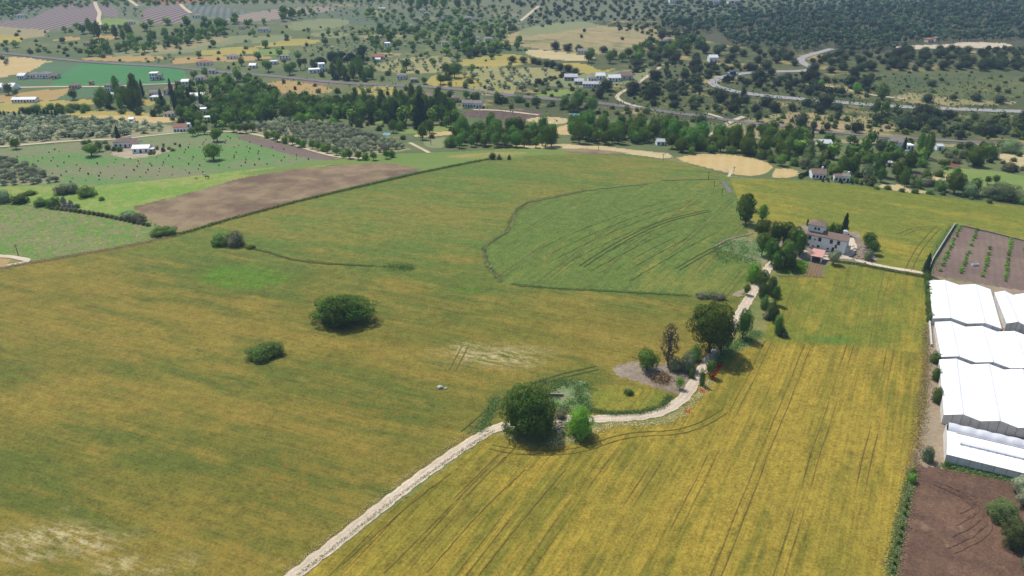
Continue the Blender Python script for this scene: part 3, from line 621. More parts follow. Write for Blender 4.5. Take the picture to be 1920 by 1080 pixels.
def twin(pts, mk='rut', gap=1.9, w=.22, lift=.07):
    for s in (-.5, .5): strip('tyre_track', pts, w, mk, lift, 2, off=gap * s, wob=.08)
twin([(920, 838), (970, 848), (1040, 850), (1100, 842), (1140, 826), (1190, 814), (1270, 812), (1320, 795), (1360, 770)])
twin([(860, 935), (905, 890), (940, 855)]); 
twin([(1690, 440), (1718, 427), (1752, 428)], 'rut', 2.4); twin([(1702, 508), (1720, 470), (1745, 440), (1760, 425)], 'rut', 2.2)
twin([(1090, 500), (1160, 455), (1240, 415), (1330, 395)], 'rut_green', 2.0, .45)

twin([(1270, 505), (1330, 470), (1368, 455)], 'rut_green', 1.8, .5)
twin([(870, 812), (930, 760), (980, 730), (1050, 705), (1120, 690)], 'rut_green', 2.0, .4)


twin([(848, 695), (862, 668), (872, 650)], 'rut', 2.0, .35)
gA = np.array([(985, 478), (1080, 432), (1200, 388), (1310, 362)], float); gB = np.array([(1196, 532), (1262, 492), (1330, 452), (1384, 424)], float)
for k_ in range(9):
    t_ = (k_ + .3 * rnd.random()) / 9; q_ = resample(chaikin(gA * (1 - t_) + gB * t_, 2, False), 12); a_ = rnd.randrange(0, len(q_) // 3); b_ = rnd.randrange(len(q_) * 2 // 3, len(q_))
    strip('tyre_track', q_[a_:b_], .2, 'rut_green', .07, 1, wob=.1)
for pts_ in ([(640, 1060), (780, 935), (860, 878)], [(720, 1075), (840, 955), (912, 880)], [(800, 1075), (900, 960), (985, 880)], [(900, 1075), (980, 975), (1060, 880)]): strip('tyre_track', pts_, .2, 'rut', .07, 1, wob=.12)
for k_ in range(5): twin([(1750 + 18 * k_, 905 + 6 * k_), (1800 + 12 * k_, 925 + 9 * k_), (1830 + 6 * k_, 935 + 16 * k_), (1815 - 8 * k_, 945 + 22 * k_)], 'soil_dark', 1.6, .3)
# houses across the valley: x, foot y, width (photograph pixels), depth, height (metres), label, roof, roof and wall material, turn, windows, storeys, chimney
HS = [
 (230, 277, 36, 9, 3.6, 'orchard farmhouse with brown hipped roof and white walls', 'hip', 'tile', 'white', 6, 4, 1, 1),
 (253, 279, 16, 6, 3.0, 'small white annex joined to the orchard farmhouse', 'gable', 'tile', 'white', 4, 2, 1, 0),
 (263, 287, 32, 7, 2.8, 'white barn with pale sheet roof in front of the orchard farmhouse', 'gable', 'white_metal', 'white', 6, 3, 1, 0),
 (284, 287, 9, 4, 2.2, 'tiny shed at the right end of the white barn', 'flat', 'white_metal', 'grey_wall', 4, 1, 1, 0),
 (339, 248, 30, 8, 3.6, 'white house with red brown roof beside the farm road', 'gable', 'tile_red', 'white', 8, 5, 1, 0),
 (355, 249, 6, 5, 6.0, 'narrow white end block of the red roofed house', 'flat', 'white', 'white', 8, 1, 2, 0),
 (210, 172, 26, 9, 6.0, 'long white two storey house at edge of the emerald field', 'hip', 'tile_grey', 'white', -4, 5, 2, 0),
 (210, 185, 24, 10, 3.4, 'white flat roofed shed in front of the long white house', 'flat', 'white_metal', 'white', 0, 2, 1, 0),
 (287, 150, 15, 8, 6.5, 'tall white house alone in the emerald field', 'flat', 'white', 'white', 10, 3, 2, 0),
 (298, 150, 10, 8, 5.0, 'lower wing of the lone house in the emerald field', 'gable', 'tile_grey', 'cream', 10, 2, 1, 0),
 (170, 159, 7, 6, 3.0, 'little pink roofed hut in the emerald field', 'hip', 'tile_red', 'cream', 0, 1, 1, 0),
 (60, 147, 16, 9, 3.6, 'left white house in the group behind the small vineyard', 'hip', 'tile_grey', 'white', 0, 3, 1, 0),
 (80, 147, 22, 10, 4.0, 'longest white house in the group behind the small vineyard', 'hip', 'tile_grey', 'white', 3, 4, 1, 0),
 (40, 149, 15, 9, 3.6, 'white house left of the vineyard house group', 'gable', 'white_metal', 'white', -5, 3, 1, 0),
 (102, 148, 12, 7, 3.0, 'low house at the right end of the vineyard house group', 'gable', 'tile', 'cream', 3, 2, 1, 0),
 (10, 172, 30, 12, 4.0, 'white barn roof cut by the left frame edge', 'gable', 'white_metal', 'white', 4, 3, 1, 0),
 (44, 193, 46, 7, 3.0, 'very long low white building on the ochre field', 'gable', 'white_metal', 'white', 3, 8, 1, 0),
 (137, 167, 16, 8, 3.0, 'brown roofed house among hedges below the emerald field', 'hip', 'tile', 'cream', 5, 3, 1, 0),
 (315, 177, 21, 10, 4.0, 'pinkish tiled house in the hamlet meadow', 'hip', 'tile_red', 'white', 8, 3, 1, 0),
 (287, 182, 16, 8, 4.0, 'white house beside the poplar trio', 'gable', 'tile_grey', 'white', 6, 3, 1, 0),
 (290, 189, 20, 9, 3.0, 'white house with pale terrace below the poplar trio', 'flat', 'white_metal', 'white', 3, 3, 1, 0),
 (317, 219, 20, 8, 2.8, 'low pale house at the edge of the straw field', 'hip', 'tile_grey', 'white', 5, 3, 1, 0),
 (368, 209, 17, 8, 4.0, 'grey roofed house deep in the hamlet trees', 'hip', 'tile_grey', 'white', 8, 3, 1, 0),
 (380, 214, 12, 7, 4.5, 'white house right of the grey roofed house in the hamlet trees', 'flat', 'white', 'white', 12, 2, 1, 0),
 (389, 230, 12, 6, 4.5, 'small white cottage below the hamlet trees', 'flat', 'white', 'white', 5, 2, 2, 0),
 (366, 187, 32, 9, 3.2, 'long white arched roof shed in the hamlet', 'gable', 'white_metal', 'white', 3, 3, 1, 0),
 (374, 152, 18, 9, 3.6, 'grey roofed house above the hamlet', 'hip', 'tile_grey', 'white', 4, 3, 1, 0),
 (388, 156, 14, 8, 3.2, 'red walled house above the hamlet', 'gable', 'tile', 'cream', 5, 2, 1, 0),
 (346, 160, 14, 8, 3.5, 'white roofed house at the corner of the emerald field', 'gable', 'white_metal', 'white', 10, 2, 1, 0),
 (334, 159, 10, 7, 3.0, 'brown roofed house at the corner of the emerald field', 'hip', 'tile_grey', 'cream', 4, 2, 1, 0),
 (397, 138, 13, 8, 3.0, 'pale roofed house behind the hamlet trees', 'gable', 'tile_grey', 'white', 4, 2, 1, 0),
 (246, 230, 9, 5, 3.2, 'tiny white hut beside the reddish cypress', 'gable', 'white_metal', 'white', 5, 1, 1, 0),
 (380, 123, 28, 9, 3.2, 'long pink roofed villa behind the emerald field', 'hip', 'tile_red', 'white', 4, 4, 1, 0),
 (434, 111, 20, 9, 3.2, 'white villa with pale roof on the ochre meadow', 'hip', 'tile_grey', 'white', 3, 3, 1, 0),
 (473, 128, 13, 8, 3.0, 'white cottage near the railway bend', 'gable', 'white_metal', 'white', 3, 2, 1, 0),
 (243, 46, 14, 8, 3.2, 'far white house under the vineyards', 'hip', 'tile_grey', 'white', 3, 3, 1, 0),
 (35, 33, 18, 9, 3, 'farthest left white house on the wooded slope', 'hip', 'tile_grey', 'white', 3, 3, 1, 0),
 (162, 86, 12, 8, 3, 'pink roofed house in the far left scrub', 'hip', 'tile_red', 'cream', 3, 2, 1, 0),
 (368, 34, 16, 9, 3.4, 'blue grey house by the green vineyard', 'hip', 'tile_grey', 'white', 3, 3, 1, 0),
 (452, 55, 9, 8, 3.4, 'red roofed house in the far band of trees', 'hip', 'tile_red', 'white', 3, 2, 1, 0),
 (588, 137, 22, 8, 3.6, 'white house with flat terrace left of the white tower', 'flat', 'white', 'white', 18, 3, 1, 0),
 (602, 134, 13, 7, 8.0, 'white tower house standing beside the railway', 'flat', 'white', 'white', 18, 2, 2, 0),
 (532, 113, 18, 8, 4.5, 'white two storey house left of the pine row', 'hip', 'tile_grey', 'white', 5, 3, 2, 0),
 (512, 121, 14, 8, 3.2, 'pale cottage in trees left of the pine row', 'flat', 'white_metal', 'white', 5, 2, 1, 0),
 (752, 149, 17, 8, 4, 'white house with garden behind the railway', 'hip', 'tile_grey', 'white', 5, 3, 1, 0),
 (776, 155, 14, 7, 3, 'low grey house right of the garden house behind the railway', 'hip', 'tile_grey', 'grey_wall', 4, 2, 1, 0),
 (726, 89, 11, 8, 5, 'white house among the far olives', 'flat', 'white', 'white', 4, 2, 2, 0),
 (834, 87, 13, 8, 4.5, 'white villa at the left of the far villas', 'hip', 'tile_grey', 'white', 8, 3, 2, 0),
 (856, 86, 24, 8, 3.2, 'long white villa among the far villas', 'flat', 'tile', 'white', 3, 4, 1, 0),
 (916, 80, 17, 9, 4.5, 'villa with grey hipped roof among the far villas', 'hip', 'tile_grey', 'white', 6, 3, 1, 0),
 (893, 77, 13, 8, 4, 'white villa behind trees among the far villas', 'hip', 'tile_grey', 'white', 6, 2, 1, 0),
 (876, 202, 20, 8, 4.2, 'left white house of the pair below the centre groves', 'gable', 'tile_grey', 'white', 3, 4, 1, 0),
 (896, 203, 17, 8, 4.2, 'right white house of the pair below the centre groves', 'gable', 'tile_grey', 'white', -6, 3, 1, 0),
 (854, 192, 15, 8, 4, 'cream wall house left of the white pair', 'hip', 'tile', 'cream', 6, 2, 1, 0),
 (707, 112, 24, 10, 3.4, 'reddish farm building by the railway', 'gable', 'tile_red', 'cream', 8, 3, 1, 0),
 (708, 116, 10, 6, 2.8, 'small white shed before the reddish farm building', 'gable', 'white_metal', 'white', 8, 1, 1, 0),
 (493, 60, 22, 9, 3.6, 'far white farm left of the conifer pair', 'hip', 'tile_grey', 'white', 4, 4, 1, 0),
 (715, 20, 14, 9, 3.4, 'white house on the far green field', 'flat', 'white_metal', 'white', 2, 3, 1, 0),
 (792, 24, 12, 9, 4.5, 'white house on the far centre slope', 'hip', 'tile_grey', 'white', 4, 3, 1, 0),
 (799, 30, 10, 9, 4, 'second white house on the far centre slope', 'hip', 'tile_grey', 'white', 4, 2, 1, 0),
 (877, 38, 14, 9, 3.6, 'pale house in the olives of the centre hill', 'hip', 'tile_grey', 'white', 4, 3, 1, 0),
 (526, 218, 12, 7, 3, 'grey roofed hut in the leafy belt', 'gable', 'tile_grey', 'white', 4, 1, 1, 0),
 (690, 188, 16, 7, 3, 'pale house at the stream belt', 'gable', 'tile_grey', 'white', 4, 2, 1, 0),
 (1071, 151, 26, 10, 3.2, 'grey roofed barn at left of the farm complex', 'gable', 'grey_metal', 'grey_wall', -3, 4, 1, 0),
 (1110, 153, 16, 9, 3.6, 'white house in the middle of the farm complex', 'hip', 'tile_grey', 'white', 3, 3, 1, 0),
 (1126, 149, 18, 10, 3.4, 'pale roofed barn behind the farm complex', 'gable', 'white_metal', 'white', 2, 3, 1, 0),
 (1152, 153, 24, 10, 3.4, 'white roofed barn at the right of the farm complex', 'gable', 'white_metal', 'white', 6, 4, 1, 0),
 (1174, 150, 24, 12, 4, 'brown roofed barn at the far right of the farm complex', 'gable', 'tile', 'cream', 8, 2, 1, 0),
 (1086, 159, 18, 9, 3, 'grey shed at the front left of the farm complex', 'gable', 'grey_metal', 'grey_wall', -4, 2, 1, 0),
 (1114, 164, 44, 8, 3, 'long white stable along the front of the farm complex', 'gable', 'grey_metal', 'white', -5, 8, 1, 0),
 (1338, 117, 17, 10, 5, 'white house among oaks below the pine forest', 'gable', 'white_metal', 'white', 0, 2, 1, 0),
 (1095, 101, 24, 9, 3, 'long grey house at the foot of the tan hillside', 'gable', 'tile_grey', 'white', -5, 4, 1, 0),
 (1254, 80, 16, 9, 4, 'white house in the park wood', 'hip', 'tile_grey', 'white', 5, 3, 1, 0),
 (1239, 273, 16, 6, 2.6, 'pale grey shed in garden at edge of the poplar grove', 'gable', 'grey_metal', 'white', 0, 2, 1, 0),
 (1269, 6, 28, 14, 7, 'large white building on the horizon slope', 'flat', 'white', 'white', 0, 6, 2, 0),
 (1345, 7, 24, 12, 5, 'left white building right of the large horizon building', 'flat', 'tile_grey', 'white', 2, 5, 1, 0),
 (1378, 7, 26, 12, 4, 'right white building of the horizon row', 'hip', 'tile_grey', 'white', 2, 5, 1, 0),
 (1745, 80, 12, 9, 4, 'red walled house by the sandy yard', 'hip', 'tile_red', 'cream', 3, 2, 1, 0),
 (1757, 78, 10, 9, 4.5, 'pink roofed house by the sandy yard', 'hip', 'tile_red', 'white', 4, 2, 1, 0),
 (1537, 336, 27, 8, 3.0, 'white villa with brown roof at the edge of the yellow field', 'gable', 'tile', 'white', -7, 4, 1, 1),
 (1572, 341, 14, 7, 2.8, 'brown roofed middle wing of the white villa', 'gable', 'tile', 'white', -7, 2, 1, 0),
 (1587, 342, 14, 7, 3.2, 'right wing of the white villa with pale roof', 'gable', 'tile_grey', 'white', -10, 2, 1, 1),
 (1549, 275, 24, 8, 2.2, 'low pale glasshouse below the railway', 'gable', 'white_metal', 'white', 0, 0, 1, 0),
 (1682, 280, 26, 9, 4.5, 'white house with tiled roof below the railway', 'gable', 'tile_grey', 'white', 6, 3, 1, 0),
 (1706, 281, 14, 6, 2.8, 'pool house with pale walls below the railway', 'flat', 'white', 'white', 5, 2, 1, 0),
 (1762, 282, 12, 6, 2.8, 'small pale roofed hut right of the columnar poplars', 'gable', 'white_metal', 'white', 0, 1, 1, 0),
 (1667, 313, 9, 5, 2.5, 'hut with pale roof hidden in the valley cluster', 'gable', 'stone_pale', 'cream', 0, 1, 1, 0),
]
HBOX = []
for h_ in HS:
    p_ = P(h_[0], h_[1]); HBOX.append((p_[0], p_[1], h_[2] * mpp(p_) / 2, h_[3]))
HBOX = np.array(HBOX)
#@TREES
# ------------------------------------------------------------------ plants: crowns of leaf clumps over lobes, tapered trunks with limbs
def ico(sub):
    bm = bmesh.new(); bmesh.ops.create_icosphere(bm, subdivisions=sub, radius=1)
    v = np.array([q.co[:] for q in bm.verts]); f = np.array([[q.index for q in p.verts] for p in bm.faces]); bm.free(); return v, f
ICO2, ICO1 = ico(3), ico(2)

def leaves(pts, nrm, size, rng):
    """one small bent-free leaf clump (a lozenge) per point"""
    n = len(pts)
    nn = nrm + rng.normal(0, .42, (n, 3)); nn /= np.linalg.norm(nn, axis=1)[:, None]
    u = np.cross(nn, rng.normal(0, 1, (n, 3))); u /= np.linalg.norm(u, axis=1)[:, None]; v = np.cross(nn, u)
    s = (size * rng.uniform(.6, 1.35, n))[:, None]
    V = np.stack([pts + u * s * .55, pts + v * s * .38, pts - u * s * .5, pts - v * s * .38], 1).reshape(-1, 3)
    return V, np.arange(4 * n).reshape(-1, 4)

def unit_dirs(n, rng):
    d = rng.normal(0, 1, (n, 3)); return d / np.linalg.norm(d, axis=1)[:, None]

def crown(shape, n, size, seed, lobes=None, core=True):
    """crown in a unit box (width 1, height 1); size = leaf size as a share of the width"""
    rng = np.random.default_rng(seed)
    if shape in ('cypress', 'poplar'):
        m = lobes or 9; P_, N_ = [], []
        z = rng.beta(1.15, 1.3, n); ph = rng.uniform(0, 2 * np.pi, n)
        if shape == 'cypress': rad = .5 * np.minimum(1, (z * 5 + .25)) * (1 - z) ** .62 * 1.12
        else: rad = .5 * np.minimum(1, z * 2.6 + .12) * np.sqrt(np.clip(1 - z ** 3.2, 0, 1))
        rad = rad * (1 + .22 * np.sin(ph * 3 + z * 19 + seed) + .16 * np.sin(ph * 5 - z * 31)) * rng.uniform(.72, 1.04, n) ** .6
        zz = z * .94 + .04 if shape == 'cypress' else .1 + z * .9
        pts = np.stack([rad * np.cos(ph), rad * np.sin(ph), zz], -1)
        nrm = np.stack([np.cos(ph), np.sin(ph), np.full(n, .45)], -1)
        V, Q = leaves(pts, nrm, size, rng)
        cv, cf = ICO1; zc = (cv[:, 2] + 1) / 2
        rc = (.5 * np.minimum(1, zc * 5 + .25) * (1 - zc) ** .62 if shape == 'cypress' else .5 * np.minimum(1, zc * 2.6 + .12) * np.sqrt(np.clip(1 - zc ** 3.2, 0, 1))) * .7
        a = np.arctan2(cv[:, 1], cv[:, 0]); cz = zc * .86 + .05 if shape == 'cypress' else .14 + zc * .78
        C = np.stack([rc * np.cos(a), rc * np.sin(a), cz], -1)
        return V, Q, C, cf
    par = {'broad': (.53, .47, 17, .38), 'dome': (.36, .62, 17, .36), 'oak': (.42, .58, 15, .38), 'bush': (.30, .70, 12, .38), 'olive': (.50, .48, 11, .42), 'pine': (.66, .34, 12, .36), 'flat': (.25, .75, 20, .3), 'thick': (.42, .58, 17, .36)}[shape]
    zc, rz, m, rho = par; m = lobes or m
    if n > 8000: m, rho = m * 4, rho * .56
    elif n > 2000: m, rho = m * 2, rho * .72
    elif n > 600: m, rho = int(m * 1.4), rho * .86
    L = unit_dirs(m, rng) * rng.uniform(.5, .74, m)[:, None]
    L[:, 2] = np.where(L[:, 2] < -.62, -L[:, 2] * .5, L[:, 2])
    RH = rho * rng.uniform(.75, 1.25, m)
    L *= (.97 - RH)[:, None] / np.maximum(np.linalg.norm(L, axis=1), .3)[:, None] * rng.uniform(.72, 1.04, m)[:, None]
    L = np.vstack([L, [[0, 0, 0]]]); RH = np.r_[RH, .6]
    k = rng.choice(m + 1, n * 3, p=RH ** 2 / (RH ** 2).sum()); d = unit_dirs(n * 3, rng)
    p = L[k] + d * (RH[k] * rng.uniform(.86, 1.1, n * 3))[:, None]
    dist = np.linalg.norm(p[:, None] - L[None], axis=2) / RH[None]
    keep = (dist.min(1) > .8) & (p[:, 2] > (-zc / rz) * .97)
    p, d = p[keep][:n], d[keep][:n]
    sc = np.array([.5, .5, rz])
    nr_ = d * .8 + p * .5 + np.array([0, 0, .25]); nr_ /= np.linalg.norm(nr_, axis=1)[:, None]
    V, Q = leaves(p * sc + [0, 0, zc], nr_, size, rng)
    cv, cf = ICO1
    dirs = cv / np.linalg.norm(cv, axis=1)[:, None]
    reach = np.max(np.where(True, (dirs @ L.T) + np.sqrt(np.maximum(0, (dirs @ L.T) ** 2 - (L ** 2).sum(1)[None] + RH[None] ** 2)), 0), 1)
    C = dirs * (reach * .74)[:, None]; C[:, 2] = np.maximum(C[:, 2], -zc / rz * .9)
    return V, Q, C * sc + [0, 0, zc], cf

def tube_np(p0, p1, r0, r1, n=6):
    p0, p1 = np.array(p0, float), np.array(p1, float); d = (p1 - p0) / np.linalg.norm(p1 - p0)
    a = np.cross(d, [.3, .9, .2]); a /= np.linalg.norm(a); b = np.cross(d, a); t = np.arange(n) * 2 * np.pi / n
    ring = np.cos(t)[:, None] * a + np.sin(t)[:, None] * b
    V = np.vstack([p0 + ring * r0, p1 + ring * r1])
    Q = np.array([[i, (i + 1) % n, n + (i + 1) % n, n + i] for i in range(n)]); return V, Q

def trunk(seed, top=.62, r=.045, limbs=5, base=.28, spread=.3):
    rng = np.random.default_rng(seed); Vs, Qs, k = [], [], 0
    def put(*a):
        nonlocal k
        v, q = tube_np(*a); Vs.append(v); Qs.append(q + k); k += len(v)
    p = np.array([0, 0, -.02]); segs = 4
    for i in range(segs):
        q = np.array([rng.normal(0, .012), rng.normal(0, .012), top * (i + 1) / segs]); put(p, q, r * (1 - .2 * i), r * (1 - .2 * (i + 1))); p = q
    for i in range(limbs):
        z0 = rng.uniform(base, top * .85); a = i * 2.4 + rng.uniform(0, .6)
        e = np.array([math.cos(a) * spread, math.sin(a) * spread, min(.9, z0 + rng.uniform(.16, .3))])
        mid = np.array([math.cos(a) * spread * .5, math.sin(a) * spread * .5, z0 + (e[2] - z0) * .35])
        put((0, 0, z0), mid, r * .5, r * .36); put(mid, e, r * .36, r * .12)
    return np.vstack(Vs), np.vstack(Qs)

SHAPE = {'poplar_tree': 'poplar', 'broadleaf_tree': 'broad', 'walnut_tree': 'broad', 'willow_tree': 'dome', 'fig_tree': 'dome', 'riverside_tree': 'broad', 'thicket': 'thick', 'field_tree': 'thick', 'cypress_tree': 'cypress', 'pine_tree': 'pine', 'holm_oak': 'oak',
         'olive_tree': 'olive', 'shrub': 'bush', 'pale_shrub': 'bush', 'bramble': 'flat', 'vine_sapling': 'olive', 'young_olive': 'olive', 'bare_tree': 'poplar'}
POOL = {}
def pool(kind, lod, i):
    """(crown mesh, trunk mesh) for near trees, (joined mesh, None) for far ones; unit size"""
    key = (kind, lod, i)
    if key in POOL: return POOL[key]
    n, size = {'stuff': (70, .2), 'far': (380, .085), 'mid': (1300, .05), 'near': (4200, .034), 'hero': (15000, .021)}[lod]
    sh = SHAPE[kind]
    if sh in ('poplar', 'cypress'): size *= 1.5
    seed = sum(map(ord, kind)) * 7 + i * 131 + len(lod)
    V, Q, CV, CF = crown(sh, n, size, seed, core=True)
    if kind == 'bare_tree': V, Q = V[: 4 * (n * 2 // 5)], Q[: n * 2 // 5]; CV = CV * np.array([.3, .3, .8]) + [0, 0, .1]
    if kind == 'vine_sapling' : CV = CV * .8 + [0, 0, .1]
    r = {'olive_tree': .05, 'poplar_tree': .05, 'cypress_tree': .06, 'bare_tree': .06}.get(kind, .04)
    bush = kind in ('shrub', 'pale_shrub', 'bramble', 'willow_tree', 'fig_tree', 'thicket')
    tv, tq = trunk(seed, .8 if sh in ('poplar', 'cypress') else .6, r, 9 if kind == 'bare_tree' else 5, .06 if bush else .25, .2 if sh in ('poplar', 'cypress') else .28)
    lm, bk = LEAF[kind], M['bark']
    if lod in ('near', 'hero', 'mid'):
        Vc = np.vstack([V, CV]); POOL[key] = (mesh_np('crown', Vc, Q, CF + len(V), [lm]), mesh_np('trunk', tv, tq, mats=[bk], smooth=True))
    else:
        Va = np.vstack([V, CV, tv]); Qa = np.vstack([Q, tq + len(V) + len(CV)])
        mi = np.r_[np.zeros(len(Q), int), np.ones(len(tq), int), np.zeros(len(CF), int)]
        POOL[key] = (mesh_np(kind, Va, Qa, CF + len(V), [lm, bk], mi), None)
        POOL[key + ('arr',)] = (Va, Qa, CF + len(V), mi)
    return POOL[key]

CATN = {'poplar_tree': 'tree', 'broadleaf_tree': 'tree', 'walnut_tree': 'tree', 'willow_tree': 'tree', 'fig_tree': 'tree', 'riverside_tree': 'tree', 'thicket': 'tree', 'field_tree': 'tree', 'cypress_tree': 'cypress', 'pine_tree': 'pine', 'holm_oak': 'tree', 'olive_tree': 'olive tree',
        'shrub': 'bush', 'pale_shrub': 'bush', 'bramble': 'bush', 'vine_sapling': 'sapling', 'young_olive': 'sapling', 'bare_tree': 'tree'}
COUNT = {}
def plant(kind, p, wm, hm, label, group=None, lod=None, rz=None, wy=None):
    px = wm / mpp(p)
    lod = lod or ('hero' if px > 60 else 'near' if px > 26 else 'mid' if px > 15 else 'far')
    nv = {'hero': 2, 'near': 3, 'mid': 4, 'far': 5}[lod]; i = rnd.randrange(nv)
    a, b = pool(kind, lod, i)
    rz = rnd.uniform(0, 6.28) if rz is None else rz
    COUNT[kind] = COUNT.get(kind, 0) + 1
    if b is None:
        o = obj(kind, a); o.location = p; o.rotation_euler = (0, 0, rz)
    else:
        o = empty(kind, p, rz); obj('crown', a, o); obj('trunk', b, o)
    o.scale = (wm, wy or wm, hm)
    return tag(o, label, CATN[kind], group)

def E(kind, x0, x1, yt, yb, label, group=None, lod=None, wy=None, rz=None):
    """a plant whose outline the photograph shows between these pixels"""
    bushy = SHAPE[kind] in ('bush', 'flat', 'dome', 'thick')
    cx, wp = (x0 + x1) / 2, x1 - x0
    p0 = P(cx, yb); d = depr(p0)
    front = .34 if bushy else (.06 if SHAPE[kind] in ('poplar', 'cypress') else .12)
    yc = yb - front * wp * math.sin(d)
    p = P(cx, yc); m = mpp(p)
    top = (yc - yt) * m / math.cos(d)
    hm = max(.35, top - (.12 if bushy else .05) * wp * m * math.sin(d))
    return plant(kind, p, wp * m, hm, label, group, lod, rz, wy * wp * m if wy else None)

# --- plants near the track and in the front fields
E('thicket', 570, 716, 546, 622, 'broad dark green tree thicket standing alone in the left barley field', lod='hero', wy=.66, rz=.0)
E('thicket', 600, 680, 552, 618, 'taller crown rising from the middle of the lone thicket', lod='hero')
E('shrub', 454, 520, 643, 680, 'front lobe of the low round bush alone in the left field', lod='near')
E('shrub', 480, 539, 637, 673, 'rear lobe of the low round bush alone in the left field', lod='near')
E('thicket', 927, 1046, 714, 832, 'big dark tree at the bend of the dirt track', lod='hero')
E('walnut_tree', 990, 1046, 768, 830, 'small dark tree in front of the big tree at the bend', lod='near')
E('fig_tree', 1056, 1116, 759, 828, 'bright lime green tree just right of the big dark tree', lod='hero')
E('bramble', 1036, 1066, 764, 788, 'yellowish shrub between the dark tree and lime green tree')
E('broadleaf_tree', 1187, 1238, 653, 696, 'small round tree with thin stem on the stony patch')
E('bare_tree', 1236, 1268, 609, 686, 'slim half bare brownish poplar beside the stony patch', lod='near')
E('broadleaf_tree', 1280, 1378, 565, 668, 'large full green tree overhanging the dirt track', lod='hero')
E('walnut_tree', 1322, 1380, 590, 664, 'darker tree leaning on the large track side tree', lod='near')
E('walnut_tree', 1374, 1410, 577, 636, 'dark round tree right of the large track side tree', lod='near')
E('bramble', 1249, 1280, 665, 698, 'dark twiggy shrub at foot of the half bare poplar')
E('pale_shrub', 1270, 1308, 655, 701, 'pale green shrub between half bare poplar and large tree')
E('shrub', 1288, 1316, 643, 680, 'dark bush in the shade left of the large tree')
E('broadleaf_tree', 1319, 1343, 672, 708, 'small tree on the right edge of the track by poppies')
E('shrub', 1308, 1324, 686, 726, 'narrow dark shrub nearest the track by poppies')
E('shrub', 1288, 1305, 688, 711, 'small bush on the left edge of the track by poppies')
E('vine_sapling', 1265, 1284, 702, 731, 'thin pale sapling between brush pile and track')
E('broadleaf_tree', 1392, 1408, 531, 554, 'small ball shaped tree standing at the track edge')
E('fig_tree', 1395, 1428, 486, 532, 'light green tree left of the track below the farmhouse grove', lod='near')
E('broadleaf_tree', 1412, 1444, 504, 538, 'round tree right of the track below the light green tree', lod='near')
E('walnut_tree', 1416, 1443, 528, 570, 'dark tree hanging over the right side of the track', lod='near')
E('shrub', 1438, 1458, 512, 558, 'tall dark shrub on the edge of the yellow plot')
E('shrub', 1432, 1459, 555, 600, 'grey green shrub at the corner of the yellow plot')
E('broadleaf_tree', 1446, 1468, 586, 627, 'small tree lowest in the row along the yellow plot')
E('shrub', 1460, 1475, 610, 628, 'little bush at foot of the lowest plot side tree')
E('bramble', 1300, 1332, 545, 561, 'left grey bramble clump in the ditch between green fields')
E('bramble', 1326, 1364, 547, 564, 'right grey bramble clump in the ditch between green fields')
E('shrub', 1166, 1190, 726, 742, 'low green tussock in the small barley patch')
for k, (a, b, c, d, kd) in enumerate([(1444, 1462, 532, 572, 'walnut_tree'), (1422, 1442, 548, 582, 'shrub'), (1440, 1460, 572, 606, 'walnut_tree'), (1450, 1468, 600, 630, 'shrub'), (1436, 1456, 516, 548, 'walnut_tree'), (1408, 1424, 500, 524, 'shrub'), (1462, 1480, 618, 634, 'bramble'), (1428, 1446, 578, 600, 'bramble')]):
    E(kd, a, b, c, d, ['dark tree filling the row behind the yellow plot shrub', 'bush under the dark tree overhanging the track', 'dark tree in the lower half of the plot side row', 'bush at the bottom of the plot side row', 'dark tree at the upper end of the plot side row', 'bush between the light green tree and the round tree', 'brown brambles trailing off the plot side row', 'grey brambles between track and plot corner'][k], lod='near')
# --- farmhouse surroundings
g_ = 'grove beside the farmhouse'
for k, (a, b, c, d, kd) in enumerate([(1410, 1446, 408, 452, 'broadleaf_tree'), (1432, 1470, 414, 466, 'walnut_tree'), (1452, 1492, 412, 462, 'broadleaf_tree'), (1470, 1506, 420, 474, 'broadleaf_tree'), (1484, 1513, 432, 482, 'walnut_tree'),
                                      (1412, 1444, 432, 480, 'broadleaf_tree'), (1428, 1462, 444, 498, 'walnut_tree'), (1452, 1490, 448, 500, 'broadleaf_tree'), (1440, 1472, 470, 506, 'walnut_tree'), (1466, 1496, 466, 508, 'walnut_tree')]):
    E(kd, a, b, c, d, ('dark' if kd == 'walnut_tree' else 'green') + ' tree in the dense grove left of the white farmhouse', g_ + (' dark' if kd == 'walnut_tree' else ''), lod='near')
E('cypress_tree', 1464, 1473, 428, 470, 'dark spire rising inside the farmhouse grove')
E('poplar_tree', 1383, 1413, 364, 421, 'tall pair of poplar crowns at the field corner above the grove', lod='near')
E('poplar_tree', 1380, 1396, 366, 410, 'slimmer poplar at the left side of the tall field corner poplar')
E('poplar_tree', 1419, 1439, 384, 414, 'shorter poplar between the tall poplar and the grove')
for k, (a, b, c, d) in enumerate([(1535, 1556, 417, 440), (1550, 1566, 415, 438), (1560, 1580, 416, 438)]):
    E('fig_tree', a, b, c, d, ['light green tree behind the farmhouse nearest its tower', 'middle light green tree behind the farmhouse', 'light green tree behind the farmhouse beside the cypress'][k], lod='near')
E('cypress_tree', 1575, 1588, 398, 440, 'tall dark cypress behind the right end of the farmhouse', lod='near')
E('cypress_tree', 1511, 1516, 410, 423, 'tiny cypress behind the farmhouse tower')
E('walnut_tree', 1612, 1643, 434, 466, 'dark tree right of the farmhouse', lod='near')
E('walnut_tree', 1624, 1648, 448, 478, 'second dark tree close below the one right of the farmhouse', lod='near')
E('pale_shrub', 1616, 1638, 462, 490, 'pale grey green shrub on the rubble right of the farmhouse')
E('olive_tree', 1549, 1575, 466, 497, 'grey green tree in front of the farmhouse door', lod='near')
